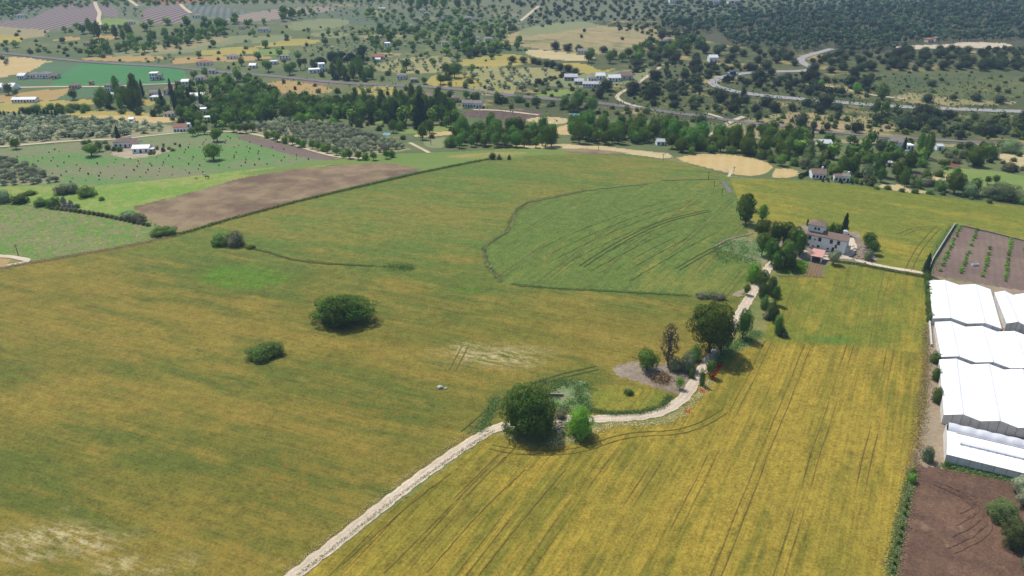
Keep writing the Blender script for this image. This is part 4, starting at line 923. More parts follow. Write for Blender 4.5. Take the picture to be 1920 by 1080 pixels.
E('cypress_tree', 1728, 1742, 474, 516, 'cypress at the corner of the far right ploughed plot', lod='near')
g_ = 'hedge along the greenhouse'
for k in range(14):
    y = 516 + k * 6.4
    E('shrub', 1729 + k * .5 + rnd.uniform(-1.5, 1.5), 1746 + k * .5 + rnd.uniform(-1, 2), y - 10, y + 7, 'clipped dark bush in the hedge beside the upper greenhouse', g_, lod='near')
E('pale_shrub', 1735, 1753, 583, 606, 'pale bush at the lower end of the greenhouse hedge')
for k, (a, b, c, d) in enumerate([(1741, 1767, 655, 684), (1743, 1764, 682, 716), (1742, 1768, 718, 758)]):
    E('shrub', a, b, c, d, ['topmost', 'middle', 'lowest'][k] + ' of three dark bushes beside the lower greenhouse', lod='near')
E('pale_shrub', 1723, 1752, 832, 870, 'olive green shrub at the corner of the dark ploughed field', lod='near')
E('shrub', 1768, 1782, 862, 876, 'small round bush in front of the lowest greenhouse')
E('shrub', 1782, 1791, 872, 880, 'tiny bush at the edge of dark soil under the lowest greenhouse')
E('fig_tree', 1698, 1719, 884, 908, 'yellow green bush at the left edge of the dark ploughed field')
g_ = 'shrubs edging the dark ploughed field'
for k in range(16):
    t = k / 15; x = 1713 - 42 * t; y = 884 + 200 * t
    if k in (1, 2) or k % 4 == 3: continue
    E('shrub', x - 5, x + 4, y - 8, y + 4, 'low shrub in the ragged line left of the dark ploughed field', g_)
E('field_tree', 1844, 1911, 938, 988, 'upper round green tree on the dark ploughed field', lod='hero')
E('field_tree', 1870, 1928, 976, 1038, 'lower round green tree on the dark ploughed field', lod='hero')
E('olive_tree', 1892, 1930, 891, 926, 'pale olive tree at frame edge below the lowest greenhouse', lod='near')
E('olive_tree', 1898, 1940, 915, 952, 'second pale olive tree at frame edge under the first', lod='near')
E('olive_tree', 1908, 1945, 1038, 1078, 'pale olive tree cut by the lower right frame corner', lod='near')
# --- left middle distance
E('shrub', 393, 441, 432, 462, 'dark rounded half of the bush clump at barley field edge', lod='near')
E('bramble', 418, 463, 428, 464, 'brownish half of the bush clump at barley field edge', lod='near')
E('shrub', 460, 482, 458, 468, 'low bush trailing right of the barley edge clump')
E('shrub', 280, 322, 424, 446, 'left half of the dark bush below the ploughed field', lod='near')
E('shrub', 300, 338, 420, 443, 'right half of the dark bush below the ploughed field', lod='near')
E('willow_tree', 222, 262, 393, 412, 'reed clump on the hedgerow corner of the ploughed field', lod='near')
E('bramble', 244, 276, 398, 419, 'spiky brown green reeds beside the reed clump', lod='near')
E('pale_shrub', 100, 136, 343, 367, 'pale topped bush left of the pair above the ruin', lod='near')
E('pale_shrub', 124, 152, 341, 364, 'second pale topped bush above the ruin', lod='near')
E('shrub', 142, 184, 347, 372, 'dark green bush right of the pale topped pair', lod='near')
E('shrub', 184, 198, 367, 377, 'tiny bush right of the dark green bush')
E('shrub', 18, 58, 361, 384, 'dark round bush near the left frame edge', lod='near')
E('pale_shrub', -12, 26, 352, 382, 'pale willow scrub cut by the left frame edge', lod='near')
E('shrub', 40, 71, 356, 368, 'low flat bush behind the dark round bush')
E('shrub', 62, 92, 368, 389, 'left bush beside the stone ruin', lod='near')
E('shrub', 82, 118, 365, 391, 'taller bush touching the stone ruin', lod='near')
E('shrub', 138, 152, 380, 391, 'small bush right of the stone ruin')
g_ = 'hedgerow bushes below the ruin'
for k in range(22):
    t = k / 21; x = 100 + 178 * t; y = 390 + 22 * t + 10 * t * t
    E('bramble', x - 7, x + 7, y - 7, y + 3, 'low dark bush in the hedgerow running right from the stone ruin', g_)
E('broadleaf_tree', 382, 420, 268, 301, 'single round tree in the sapling orchard', lod='near')
E('broadleaf_tree', 393, 422, 238, 266, 'bright round tree beside the white house with red roof', lod='near')
E('broadleaf_tree', 19, 42, 257, 280, 'dark round tree beside the pale farm road at left')
E('broadleaf_tree', 155, 190, 268, 294, 'spreading tree left of the orchard farmhouse', lod='near')
for k, (a, b, c, d, kd) in enumerate([(178, 196, 262, 284, 'broadleaf_tree'), (196, 210, 267, 282, 'shrub'), (208, 220, 272, 284, 'shrub'), (218, 232, 272, 285, 'shrub'), (190, 204, 260, 270, 'pale_shrub'), (150, 166, 261, 271, 'shrub'), (162, 174, 260, 268, 'shrub'),
                                      (258, 268, 262, 271, 'shrub'), (276, 287, 283, 291, 'shrub'), (284, 292, 282, 290, 'fig_tree'), (290, 300, 270, 281, 'pale_shrub'), (300, 312, 273, 285, 'shrub'), (304, 310, 267, 275, 'fig_tree'), (312, 322, 273, 281, 'fig_tree'), (325, 332, 266, 272, 'fig_tree'), (334, 341, 268, 276, 'fig_tree'), (318, 330, 277, 284, 'shrub')]):
    E(kd, a, b, c, d, {'shrub': 'dark garden bush', 'fig_tree': 'small bright fruit tree', 'pale_shrub': 'pale garden bush', 'broadleaf_tree': 'shady green tree'}[kd] + ' around the orchard farmhouse', 'garden of the orchard farmhouse ' + kd)
E('cypress_tree', 217, 228, 236, 264, 'tall dark cypress behind the orchard farmhouse')
E('shrub', 915, 932, 284, 300, 'round bush on the ridge at far end of the barley field')
E('bramble', 928, 943, 288, 300, 'twiggy bush right of the round ridge bush')
E('shrub', 950, 959, 288, 300, 'small upright bush on the ridge at far end of the barley field')
g_ = 'tree row along the farm road'
for k, (x, y) in enumerate([(500, 252), (512, 254), (520, 258), (534, 262), (548, 264), (560, 268), (568, 270), (585, 272), (596, 275), (606, 277), (614, 280), (630, 284), (645, 288), (655, 290), (672, 292), (685, 293), (700, 293), (724, 290), (735, 288)]):
    E('broadleaf_tree' if k % 3 else 'fig_tree', x - 8, x + 9, y - 11, y + 8, ('bright round tree' if k % 3 == 0 else 'dark round tree') + ' in the row along the pale farm road', g_ + str(k % 3 == 0), lod='mid')
for k, (x, y) in enumerate([(362, 254), (372, 251), (384, 250), (438, 246), (450, 248), (462, 248), (474, 246)]):
    E('broadleaf_tree', x - 9, x + 9, y - 18, y + 2, 'dark shade tree lining the farm road by the red roofed house', 'shade trees by the red roofed house', lod='mid')
# --- right middle distance
E('willow_tree', 1840, 1916, 338, 380, 'huge pale green willow at right edge of the yellow field', lod='hero')
E('willow_tree', 1797, 1836, 335, 372, 'pale round willow left of the huge one', lod='near')
E('broadleaf_tree', 1814, 1838, 331, 366, 'dark tree behind the pale round willow', lod='near')
E('broadleaf_tree', 1767, 1809, 320, 364, 'dark green tree left of the pale willows', lod='near')
E('broadleaf_tree', 1843, 1858, 328, 346, 'left of two small trees behind the huge willow')
E('broadleaf_tree', 1858, 1874, 325, 346, 'right of two small trees behind the huge willow')
E('shrub', 1895, 1909, 373, 383, 'small pale bush at foot of the huge willow'); E('shrub', 1908, 1926, 368, 385, 'bush cut by the right frame edge beside the huge willow')
E('willow_tree', 1870, 1914, 258, 290, 'large pale tree above the tan field at far right', lod='near')
E('holm_oak', 1804, 1828, 264, 281, 'dark oak left of the large pale tree')
E('broadleaf_tree', 1780, 1797, 276, 296, 'green tree over the red soil patch')
for k, (a, b, c, d) in enumerate([(1690, 1698, 256, 284), (1716, 1729, 249, 293), (1727, 1737, 253, 296), (1733, 1746, 251, 300)]):
    E('cypress_tree' if k == 0 else 'poplar_tree', a, b, c, d, ['lone dark cypress by the house near the railway', 'leftmost of three columnar poplars near the railway', 'middle columnar poplar near the railway', 'rightmost and darkest columnar poplar near the railway'][k], lod='mid')
E('bramble', 1704, 1766, 328, 354, 'wide grey brown thicket below the pale bare plot', lod='near', wy=.5, rz=.0)
E('holm_oak', 1634, 1672, 257, 282, 'dark spreading tree by the house near the railway', lod='near')
E('holm_oak', 1560, 1578, 259, 273, 'dark round tree on the dry slope below the railway')
E('cypress_tree', 1517, 1526, 242, 264, 'small dark cypress on the dry slope below the railway')
g_ = 'tall trees of the valley cluster'
for k, (a, b, c, d, kd) in enumerate([(1580, 1614, 292, 330, 'walnut_tree'), (1568, 1584, 292, 328, 'poplar_tree'), (1612, 1640, 285, 312, 'broadleaf_tree'), (1614, 1638, 305, 335, 'willow_tree'), (1630, 1664, 282, 332, 'walnut_tree'), (1640, 1662, 312, 342, 'walnut_tree'),
                                      (1664, 1694, 274, 302, 'broadleaf_tree'), (1648, 1672, 286, 306, 'broadleaf_tree'), (1690, 1718, 280, 322, 'walnut_tree'), (1668, 1694, 302, 336, 'broadleaf_tree'), (1684, 1706, 312, 350, 'walnut_tree'), (1590, 1604, 280, 300, 'broadleaf_tree'),
                                      (1500, 1512, 306, 318, 'bramble'), (1520, 1542, 294, 314, 'willow_tree'), (1616, 1640, 322, 344, 'bramble'), (1505, 1525, 270, 296, 'willow_tree'), (1480, 1505, 262, 290, 'broadleaf_tree'), (1498, 1530, 258, 284, 'willow_tree'), (1450, 1478, 288, 312, 'broadleaf_tree'), (1496, 1520, 290, 312, 'bramble')]):
    E(kd, a, b, c, d, {'walnut_tree': 'dark full tree', 'poplar_tree': 'slim dark poplar', 'broadleaf_tree': 'green round tree', 'willow_tree': 'pale grey green tree', 'bramble': 'brownish thicket'}[kd] + ' in the valley cluster behind the yellow field', g_ + kd, lod='near')
g_ = 'garden trees of the white villa'
for k, (a, b, c, d, kd) in enumerate([(1496, 1506, 326, 336, 'shrub'), (1556, 1566, 327, 338, 'bramble'), (1562, 1568, 330, 341, 'fig_tree'), (1545, 1553, 318, 330, 'fig_tree'), (1552, 1562, 318, 329, 'shrub'), (1592, 1602, 326, 343, 'fig_tree'), (1600, 1612, 330, 345, 'shrub'), (1610, 1620, 336, 347, 'shrub'), (1622, 1636, 338, 349, 'shrub'), (1540, 1545, 333, 341, 'cypress_tree'), (1551, 1555, 334, 342, 'cypress_tree'), (1575, 1580, 335, 344, 'cypress_tree'), (1596, 1600, 338, 346, 'cypress_tree')]):
    E(kd, a, b, c, d, {'shrub': 'dark garden shrub', 'bramble': 'purple brown garden tree', 'fig_tree': 'bright garden tree', 'cypress_tree': 'tiny cypress'}[kd] + ' beside the white villa behind the yellow field', g_ + kd)
E('poplar_tree', 1641, 1665, 159, 187, 'bright lime green poplar on the scrub hillside', lod='mid'); E('broadleaf_tree', 1631, 1652, 184, 216, 'left green tree below the lime poplar beside the road'); E('broadleaf_tree', 1648, 1668, 186, 214, 'right green tree below the lime poplar beside the road'); E('fig_tree', 1596, 1616, 152, 175, 'pale lime tree left of the lime poplar'); E('fig_tree', 1531, 1547, 146, 164, 'pale lime bush on the hillside under the curved road')
for k, (a, b, c, d) in enumerate([(1590, 1618, 225, 250), (1541, 1559, 226, 245), (1484, 1518, 210, 238), (1515, 1533, 222, 244), (1560, 1580, 206, 224), (1727, 1764, 195, 219), (1736, 1766, 214, 241), (1672, 1708, 212, 243), (1630, 1654, 212, 232), (1824, 1852, 230, 252), (1785, 1810, 240, 262), (1705, 1728, 217, 240), (1850, 1880, 230, 250), (1412, 1430, 205, 228), (1385, 1400, 158, 187), (1300, 1327, 212, 234)]):
    E('holm_oak', a, b, c, d, 'large dark holm oak standing out on the scrub slope above the railway', 'large oaks above the railway', lod='mid')

# --- scattered plants: the nearest 300 of a kind stand as objects, the rest become one mass
SC = {}
def scat(kind, pts, space, wr, ar, label, nmax=4000, rows=None, jit=.25, prob=1.0, seed=None):
    pl = wpoly(pts); rng = np.random.default_rng(seed or (sum(map(ord, label)) + len(pts)))
    lo, hi = pl.min(0), pl.max(0); out = []
    if rows is not None:
        dx, dy, ang = rows; ca, sa = math.cos(ang), math.sin(ang); c = (lo + hi) / 2; L = np.linalg.norm(hi - lo) / 2
        u, v = np.meshgrid(np.arange(-L, L, dx), np.arange(-L, L, dy)); u = u.ravel() + rng.normal(0, jit * dx, u.size); v = v.ravel() + rng.normal(0, jit * dy, v.size)
        q = np.stack([c[0] + u * ca - v * sa, c[1] + u * sa + v * ca], -1)
        q = q[inside(q[:, 0], q[:, 1], pl)]; out = q[rng.random(len(q)) < prob]
    else:
        n = int((hi - lo).prod() / space ** 2 * 3); n = min(n, 60000)
        q = rng.uniform(lo, hi, (n, 2)); q = q[inside(q[:, 0], q[:, 1], pl)]
        grid = {}; out = []
        for a in q:
            k = (int(a[0] // space), int(a[1] // space))
            if any(np.hypot(*(a - b)) < space for i in (-1, 0, 1) for j in (-1, 0, 1) for b in grid.get((k[0] + i, k[1] + j), ())): continue
            grid.setdefault(k, []).append(a); out.append(a)
            if len(out) >= nmax: break
    for a in out:
        near_road = any(np.min(np.hypot(*(kp - a).T) - kr - (0 if wr[1] < 4 else 1.5) - (6 if a[1] < np.interp(a[0], kp[np.argsort(kp[:, 0]), 0], kp[np.argsort(kp[:, 0]), 1]) and kr > 5 and wr[1] > 7 else 0)) < 0 for kp, kr in KEEP if kp[:, 0].min() - 15 < a[0] < kp[:, 0].max() + 15 and kp[:, 1].min() - 15 < a[1] < kp[:, 1].max() + 15)
        if near_road or np.any((np.abs(HBOX[:, 0] - a[0]) < HBOX[:, 2] + wr[1] * .45) & (a[1] - HBOX[:, 1] > -8) & (a[1] - HBOX[:, 1] < HBOX[:, 3] + 3)): continue
        w_ = rng.uniform(*wr) * (.86 if a[1] > 720 and kind != 'pine_tree' else 1) * rng.choice([.75, 1, 1, 1.15]); SC.setdefault(kind, []).append((a[0], a[1], w_, w_ * rng.uniform(*ar), label))

def line(kind, pts, space, wr, ar, label, jit=1.0):
    p = resample(wpoly(pts), space); rng = np.random.default_rng(len(label) + len(p))
    for a in p:
        w_ = rng.uniform(*wr); a = a + rng.normal(0, jit, 2); SC.setdefault(kind, []).append((a[0], a[1], w_, w_ * rng.uniform(*ar), label))

W_, AR = (6.5, 10), (1.3, 1.9)
scat('riverside_tree', [(848, 250), (900, 246), (960, 248), (1036, 252), (1038, 277), (960, 277), (850, 278)], 5.0, (5.5, 9.5), (1.0, 1.75), 'tall green tree in the left grove behind the far edge of the barley field')
scat('riverside_tree', [(1072, 250), (1180, 244), (1280, 250), (1310, 262), (1330, 285), (1290, 288), (1240, 275), (1180, 270), (1075, 271)], 5.0, (5.5, 10), (1.0, 1.75), 'tall tree in the long grove behind the far edge of the barley field')
scat('broadleaf_tree', [(1235, 262), (1300, 268), (1340, 286), (1300, 292), (1250, 280)], 7, (6, 10), (.9, 1.3), 'bright rounded tree at the right end of the long poplar grove')
scat('broadleaf_tree', [(600, 207), (700, 200), (760, 202), (850, 216), (852, 236), (800, 228), (740, 215), (690, 226), (600, 218)], 6.5, (6, 10), (1.2, 1.7), 'tall tree in the dark belt along the middle stream')
scat('poplar_tree', [(640, 200), (740, 196), (830, 205), (856, 232), (800, 224), (700, 212), (640, 210)], 9, (4.5, 7), (2.2, 3), 'poplar standing in the dark belt along the middle stream')
scat('broadleaf_tree', [(440, 196), (520, 188), (600, 200), (604, 222), (540, 228), (480, 234), (430, 216)], 7, (7, 11), (.9, 1.4), 'round tree in the leafy belt left of the middle stream')
scat('fig_tree', [(440, 212), (600, 220), (640, 235), (600, 240), (500, 226), (440, 226)], 9, (6, 10), (.6, .9), 'bright low tree along the upper edge of the middle olive grove')
scat('broadleaf_tree', [(340, 185), (440, 172), (500, 180), (500, 224), (420, 240), (360, 238), (330, 222)], 9, (6, 10), (.9, 1.5), 'garden tree among the white houses of the left hamlet')
scat('broadleaf_tree', [(290, 200), (340, 190), (345, 226), (300, 222)], 9, (6, 9), (.8, 1.3), 'tree on the left side of the hamlet gardens')
scat('broadleaf_tree', [(178, 190), (215, 188), (216, 208), (178, 206)], 6, (6, 9), (1.5, 2), 'tall tree in the clump left of the white flat roofs')
scat('poplar_tree', [(222, 188), (262, 186), (266, 206), (226, 208)], 5, (4.5, 7), (2.2, 3), 'tall poplar in the clump right of the white flat roofs')
scat('cypress_tree', [(290, 186), (372, 172), (380, 208), (300, 203)], 11, (3.5, 5), (3, 4), 'cypress in the gardens of the left hamlet')
scat('cypress_tree', [(255, 176), (278, 176), (279, 188), (256, 188)], 6, (3, 4), (4, 5), 'slim cypress in the trio beside the hamlet meadow')
scat('broadleaf_tree', [(370, 155), (460, 140), (480, 172), (380, 180)], 13, (7, 12), (.8, 1.3), 'tree behind the hamlet below the railway')
scat('broadleaf_tree', [(195, 160), (226, 160), (226, 163), (195, 163)], 7, (7, 10), (.9, 1.2), 'dark tree in the clump behind the long white house')
scat('shrub', [(35, 206), (110, 203), (165, 203), (165, 213), (70, 215), (35, 213)], 6, (6, 10), (.5, .8), 'dark bush in the hedge behind the left olive grove')
scat('broadleaf_tree', [(10, 170), (38, 172), (38, 192), (10, 192)], 9, (7, 10), (1, 1.4), 'round tree by the white barns at the left edge')
scat('broadleaf_tree', [(50, 162), (90, 166), (200, 190), (150, 200), (120, 172)], 25, (6, 9), (.8, 1.1), 'single round tree in the fields near the left edge')
line('cypress_tree', [(0, 218), (60, 216), (120, 219)], 3.2, (2, 3), (1.6, 2.2), 'young cypress in the clipped row behind the left olive grove', .2)
scat('shrub', [(640, 226), (700, 236), (860, 262), (845, 280), (780, 276), (700, 250)], 14, (5, 9), (.6, 1.1), 'bush in the meadows between stream belt and olive grove')
scat('cypress_tree', [(660, 232), (800, 226), (808, 248), (740, 248)], 18, (7, 10), (1.5, 2), 'dark conical conifer among the stream meadows')
scat('broadleaf_tree', [(700, 240), (860, 250), (855, 280), (790, 270)], 22, (6, 9), (1, 1.4), 'tree beside the meadows behind the middle olive grove')
scat('shrub', [(1330, 262), (1420, 266), (1500, 285), (1560, 300), (1620, 340), (1500, 318), (1450, 310), (1400, 290), (1340, 286)], 9, (5, 9), (.6, 1), 'bush in the valley thicket behind the wheat stubble')
scat('broadleaf_tree', [(1340, 258), (1480, 258), (1500, 284), (1470, 296), (1380, 290), (1340, 285)], 8.5, (7, 10), (1.1, 1.6), 'green tree in the belt behind the wheat stubble field')
scat('broadleaf_tree', [(1730, 300), (1860, 286), (1890, 312), (1780, 322)], 13, (7, 11), (.7, 1.1), 'garden tree around the red soil patch at far right')
scat('bramble', [(1750, 300), (1830, 286), (1920, 316), (1925, 328), (1860, 316)], 9, (5, 9), (.5, .8), 'grey scrub bush in the band above the far right meadow')
scat('shrub', [(1720, 300), (1790, 320), (1810, 345), (1770, 360), (1700, 352), (1740, 345)], 10, (5, 8), (.6, 1), 'bush along the valley edge below the columnar poplars')
line('shrub', [(1640, 352), (1700, 360), (1790, 368), (1850, 380)], 6, (3, 5), (.5, .8), 'low bush along the far margin of the yellow field')
# olives
scat('olive_tree', [(-60, 300), (0, 297), (60, 316), (112, 341), (60, 345), (0, 347), (-60, 350)], 0, (3.8, 5.4), (.75, .95), 'grey green olive in the small grove at the left edge', rows=(4.6, 5.0, .5), jit=.22)
scat('olive_tree', [(502, 229), (560, 223), (640, 238), (700, 255), (768, 279), (700, 288), (640, 288), (564, 268), (500, 248), (440, 242)], 0, (4, 5.6), (.75, .95), 'grey green olive in the rows of the middle grove', rows=(4.2, 6.3, .35), jit=.11)
scat('olive_tree', [(-100, 224), (0, 222), (120, 221), (250, 230), (310, 238), (300, 246), (200, 260), (130, 264), (0, 273), (-100, 284)], 0, (4, 5.8), (.75, .95), 'silvery olive in the wide grove behind the orchard', rows=(5.0, 5.6, .2), jit=.25)
for q, lb, sp in [([(958, 129), (1040, 127), (1058, 140), (1010, 154), (958, 157)], 'olive tree on the pale grove right of the hedge in the centre distance', 9), ([(860, 133), (958, 123), (970, 160), (960, 184), (900, 177), (870, 160)], 'olive tree on the pale grove in the centre distance', 8.5),
                  ([(690, 127), (760, 107), (850, 105), (850, 127), (800, 139), (720, 134)], 'olive tree on the pale hillside grove behind the white tower house', 8), ([(658, 176), (664, 167), (738, 161), (745, 173), (720, 180)], 'olive tree standing on the yellow ground below the railway', 10),
                  ([(560, 90), (700, 70), (770, 78), (760, 92), (680, 104), (580, 106)], 'olive tree in the dense far grove behind the pine row', 8.5), ([(610, 56), (700, 45), (800, 40), (820, 60), (700, 66), (620, 64)], 'olive tree on the far slope above the fields', 10),
                  ([(0, 20), (100, 8), (60, 34), (0, 40)], 'olive on the far left slope', 12), ([(222, 16), (272, 16), (268, 33), (226, 33)], 'olive in the block between vineyards', 11), ([(230, 88), (420, 58), (480, 50), (480, 62), (400, 68), (230, 95)], 'olive in the band above the tan slope', 12),
                  ([(480, 22), (620, 8), (820, 2), (960, 12), (900, 40), (700, 40), (600, 36)], 'olive on the far centre slope', 13), ([(820, 60), (960, 20), (1080, 38), (960, 62), (940, 85), (860, 100)], 'olive among the scrub of the centre hill', 12),
                  ([(1110, 45), (1220, 34), (1240, 46), (1150, 52)], 'olive in the far block above the tan hillside', 11), ([(270, 113), (320, 106), (330, 116), (285, 122)], 'olive behind the emerald field', 9), ([(0, 108), (20, 112), (20, 122), (0, 122)], 'olive by the pale stubble', 8),
                  ([(905, 160), (960, 150), (1050, 145), (1000, 180), (930, 188)], 'olive at the lower side of the centre groves', 10)]:
    scat('olive_tree', q, sp, (4, 6.5), (.7, .95), lb)
# saplings
scat('young_olive', [(115, 275), (150, 296), (250, 298), (330, 284), (350, 268), (425, 252), (500, 268), (590, 300), (460, 316), (380, 326), (230, 340), (120, 342), (60, 312), (20, 296)], 0, (.8, 1.2), (.9, 1.3), 'young dark sapling in the rows of the orchard', rows=(7.2, 7.2, .25), jit=.12, prob=.7)
# dark oaks and pines of the right hill
OAK = 'dark holm oak scattered over the scrub hillside at right'
scat('holm_oak', [(1180, 100), (1240, 60), (1360, 90), (1520, 105), (1560, 130), (1440, 140), (1320, 160), (1260, 140), (1200, 160), (1130, 185), (1170, 140)], 15, (9, 15), (.6, .85), OAK + ' left of the curved road', seed=5)
scat('holm_oak', [(1130, 190), (1200, 160), (1320, 150), (1400, 178), (1500, 188), (1640, 200), (1600, 215), (1440, 212), (1360, 215), (1260, 205), (1180, 198)], 12, (8, 14), (.6, .85), OAK + ' between railway and curved road', seed=6)
scat('holm_oak', [(1440, 140), (1560, 132), (1640, 150), (1640, 180), (1500, 180), (1400, 165), (1380, 150)], 13, (8, 14), (.6, .85), OAK + ' inside the road bend', seed=7)
scat('holm_oak', [(1640, 205), (1920, 214), (1960, 262), (1780, 256), (1700, 238), (1640, 222)], 15, (7, 13), (.6, .85), OAK + ' below the straight road', seed=8)
scat('holm_oak', [(1640, 185), (1960, 188), (1960, 206), (1780, 202), (1640, 196)], 15, (6, 11), (.55, .8), OAK + ' above the straight road', seed=9)
scat('holm_oak', [(1440, 104), (1560, 104), (1920, 95), (1960, 132), (1700, 134), (1560, 132)], 9.5, (8, 13), (.6, .85), 'dark oak in the wood between the pine forest and the road', seed=10)
scat('holm_oak', [(1600, 150), (1920, 140), (1920, 185), (1780, 180)], 32, (6, 10), (.5, .8), 'dark oak dotted on the green scrub slope', seed=11)
scat('holm_oak', [(930, 78), (1200, 55), (1300, 70), (1200, 92), (1140, 102), (960, 84)], 38, (5, 9), (.5, .8), 'small oak dotted on the tan hillside', seed=12)
scat('holm_oak', [(1160, 50), (1230, 46), (1320, 66), (1300, 78), (1200, 62), (1160, 56)], 12, (7, 11), (.6, .8), 'oak on the fringe of the pine forest', seed=13)
scat('holm_oak', [(860, 72), (960, 42), (1000, 30), (1200, 20), (1240, 34), (1100, 40), (980, 58), (960, 95), (880, 100)], 22, (7, 12), (.6, .85), 'dark oak among the far houses of the centre hill', seed=14)
line('holm_oak', [(960, 116), (1000, 118), (1050, 130), (1080, 138)], 10, (8, 13), (.6, .8), 'oak in the hedge right of the yellow meadow')
line('holm_oak', [(880, 108), (915, 100), (950, 92)], 10, (8, 12), (.6, .8), 'oak in the hedge beside the yellow meadow')
line('holm_oak', [(1010, 156), (1060, 142)], 7, (5, 7), (.6, .8), 'bush in the hedge of the centre grove')
line('holm_oak', [(1040, 92), (1085, 98), (1115, 100), (1130, 98)], 13, (9, 14), (.6, .8), 'oak along the foot of the tan hillside')
scat('broadleaf_tree', [(1190, 90), (1290, 75), (1340, 80), (1290, 100), (1250, 115), (1190, 112)], 12, (9, 14), (.8, 1.2), 'green tree of the park wood below the pine forest', seed=15)
scat('broadleaf_tree', [(1080, 112), (1180, 105), (1230, 112), (1230, 122), (1120, 122)], 14, (9, 14), (.8, 1.2), 'green tree in the belt behind the farm complex', seed=16)
scat('broadleaf_tree', [(1040, 186), (1110, 180), (1110, 216), (1060, 214)], 10, (9, 13), (.8, 1.3), 'tree by the pool at the centre right', seed=17)
scat('holm_oak', [(1110, 160), (1170, 158), (1190, 180), (1150, 200), (1110, 186)], 12, (9, 15), (.7, 1), 'dark oak before the farm complex', seed=18)
scat('shrub', [(965, 186), (1040, 186), (1060, 212), (980, 204)], 12, (7, 12), (.6, 1), 'bush below the centre groves', seed=19)
scat('broadleaf_tree', [(870, 185), (960, 180), (960, 200), (900, 204)], 14, (7, 10), (.9, 1.4), 'tree around the pair of white houses in the centre', seed=20)
scat('broadleaf_tree', [(830, 85), (920, 78), (960, 96), (900, 105), (840, 100)], 12, (9, 14), (.8, 1.3), 'garden tree around the far villas', seed=21)
scat('pine_tree', [(560, 130), (600, 122), (690, 108), (720, 112), (690, 126), (640, 134), (590, 140)], 8, (7, 10), (1.2, 1.6), 'dark pine in the row above the white tower house', seed=22)
scat('poplar_tree', [(608, 150), (690, 140), (700, 150), (680, 156), (612, 155)], 6.5, (5, 7), (2, 2.6), 'poplar in the row behind the railway', seed=23)
scat('broadleaf_tree', [(480, 110), (560, 100), (560, 140), (490, 145)], 16, (8, 12), (.8, 1.3), 'tree around the far houses left of the pine row', seed=24)
scat('broadleaf_tree', [(690, 58), (780, 54), (790, 62), (690, 66)], 11, (9, 13), (.6, 1), 'tree in the long dark hedge of the far slope', seed=25)
scat('broadleaf_tree', [(165, 105), (230, 95), (300, 84), (400, 66), (420, 52), (400, 52), (330, 68), (240, 82), (170, 98)], 11, (9, 13), (1, 1.4), 'tree in the belt along the tan slope at left', seed=26)
scat('poplar_tree', [(160, 60), (240, 58), (260, 70), (230, 78), (170, 74)], 15, (7, 9), (1.8, 2.2), 'poplar among the far left houses', seed=27)
scat('broadleaf_tree', [(110, 54), (220, 46), (420, 42), (480, 45), (480, 56), (300, 64), (120, 64)], 19, (9, 14), (.7, 1.1), 'tree in the far left valley band', seed=28)
scat('broadleaf_tree', [(0, 84), (120, 76), (240, 80), (200, 98), (60, 104), (0, 100)], 22, (7, 12), (.6, 1), 'tree in the scrubby band at far left', seed=29)
scat('broadleaf_tree', [(515, 35), (590, 25), (590, 32), (525, 42)], 11, (10, 14), (1, 1.3), 'tree in the dark row on the far slope', seed=30)
scat('broadleaf_tree', [(440, 40), (520, 40), (520, 52), (440, 52)], 18, (9, 14), (.8, 1.2), 'tree by the far left houses', seed=31)
scat('poplar_tree', [(770, 10), (830, 12), (900, 6), (900, 14), (770, 20)], 13, (9, 12), (1.3, 1.8), 'tree in the far row on the hill top', seed=32)
scat('broadleaf_tree', [(750, 160), (850, 150), (850, 160), (760, 168)], 12, (7, 10), (.8, 1.3), 'tree along the railway in the centre', seed=33)
scat('broadleaf_tree', [(830, 138), (860, 135), (860, 148), (832, 148)], 12, (9, 12), (.9, 1.2), 'tree on the yellow meadow of the centre', seed=34)
scat('shrub', [(480, 170), (640, 180), (760, 190), (700, 200), (560, 186)], 16, (5, 9), (.6, 1), 'bush along the fields below the railway', seed=35)
scat('bramble', [(1360, 200), (1640, 205), (1700, 250), (1500, 236), (1360, 230)], 17, (3, 6), (.4, .7), 'low scrub bush on the dry slope above the railway', seed=36)
scat('shrub', [(380, 130), (520, 120), (860, 150), (1000, 190), (1000, 215), (860, 200), (640, 190), (480, 175), (380, 180)], 15, (4, 8), (.6, 1.0), 'far wv', seed=50)
scat('broadleaf_tree', [(400, 60), (860, 50), (960, 70), (900, 140), (700, 150), (480, 130), (360, 110)], 30, (7, 12), (.8, 1.2), 'far wv', seed=51)
scat('shrub', [(0, 60), (480, 50), (900, 50), (1000, 100), (860, 140), (480, 130), (0, 110)], 24, (4, 8), (.5, .9), 'far wv', seed=52)
scat('shrub', [(960, 150), (1180, 160), (1400, 205), (1640, 220), (1920, 225), (1920, 262), (1500, 250), (1100, 215), (980, 200)], 8, (3, 7), (.5, .8), 'far wv', seed=53)
scat('holm_oak', [(1180, 120), (1330, 120), (1640, 160), (1640, 196), (1400, 176), (1180, 180)], 7, (4, 9), (.5, .8), 'far wv', seed=54)
scat('shrub', [(1600, 140), (2000, 134), (2000, 186), (1780, 182), (1650, 168)], 12, (3, 6), (.4, .6), 'far wv', seed=55)
scat('shrub', [(1640, 206), (2000, 214), (2000, 262), (1780, 256), (1640, 226)], 7.5, (4, 9), (.5, .8), 'far wv', seed=56)
scat('shrub', [(1500, 262), (1920, 272), (1920, 320), (1720, 316), (1560, 290)], 13, (4, 8), (.5, .9), 'far wv', seed=57)
scat('broadleaf_tree', [(340, 140), (480, 150), (520, 190), (520, 225), (430, 245), (350, 240), (330, 190)], 9, (6, 10), (.9, 1.4), 'far wv', seed=60)
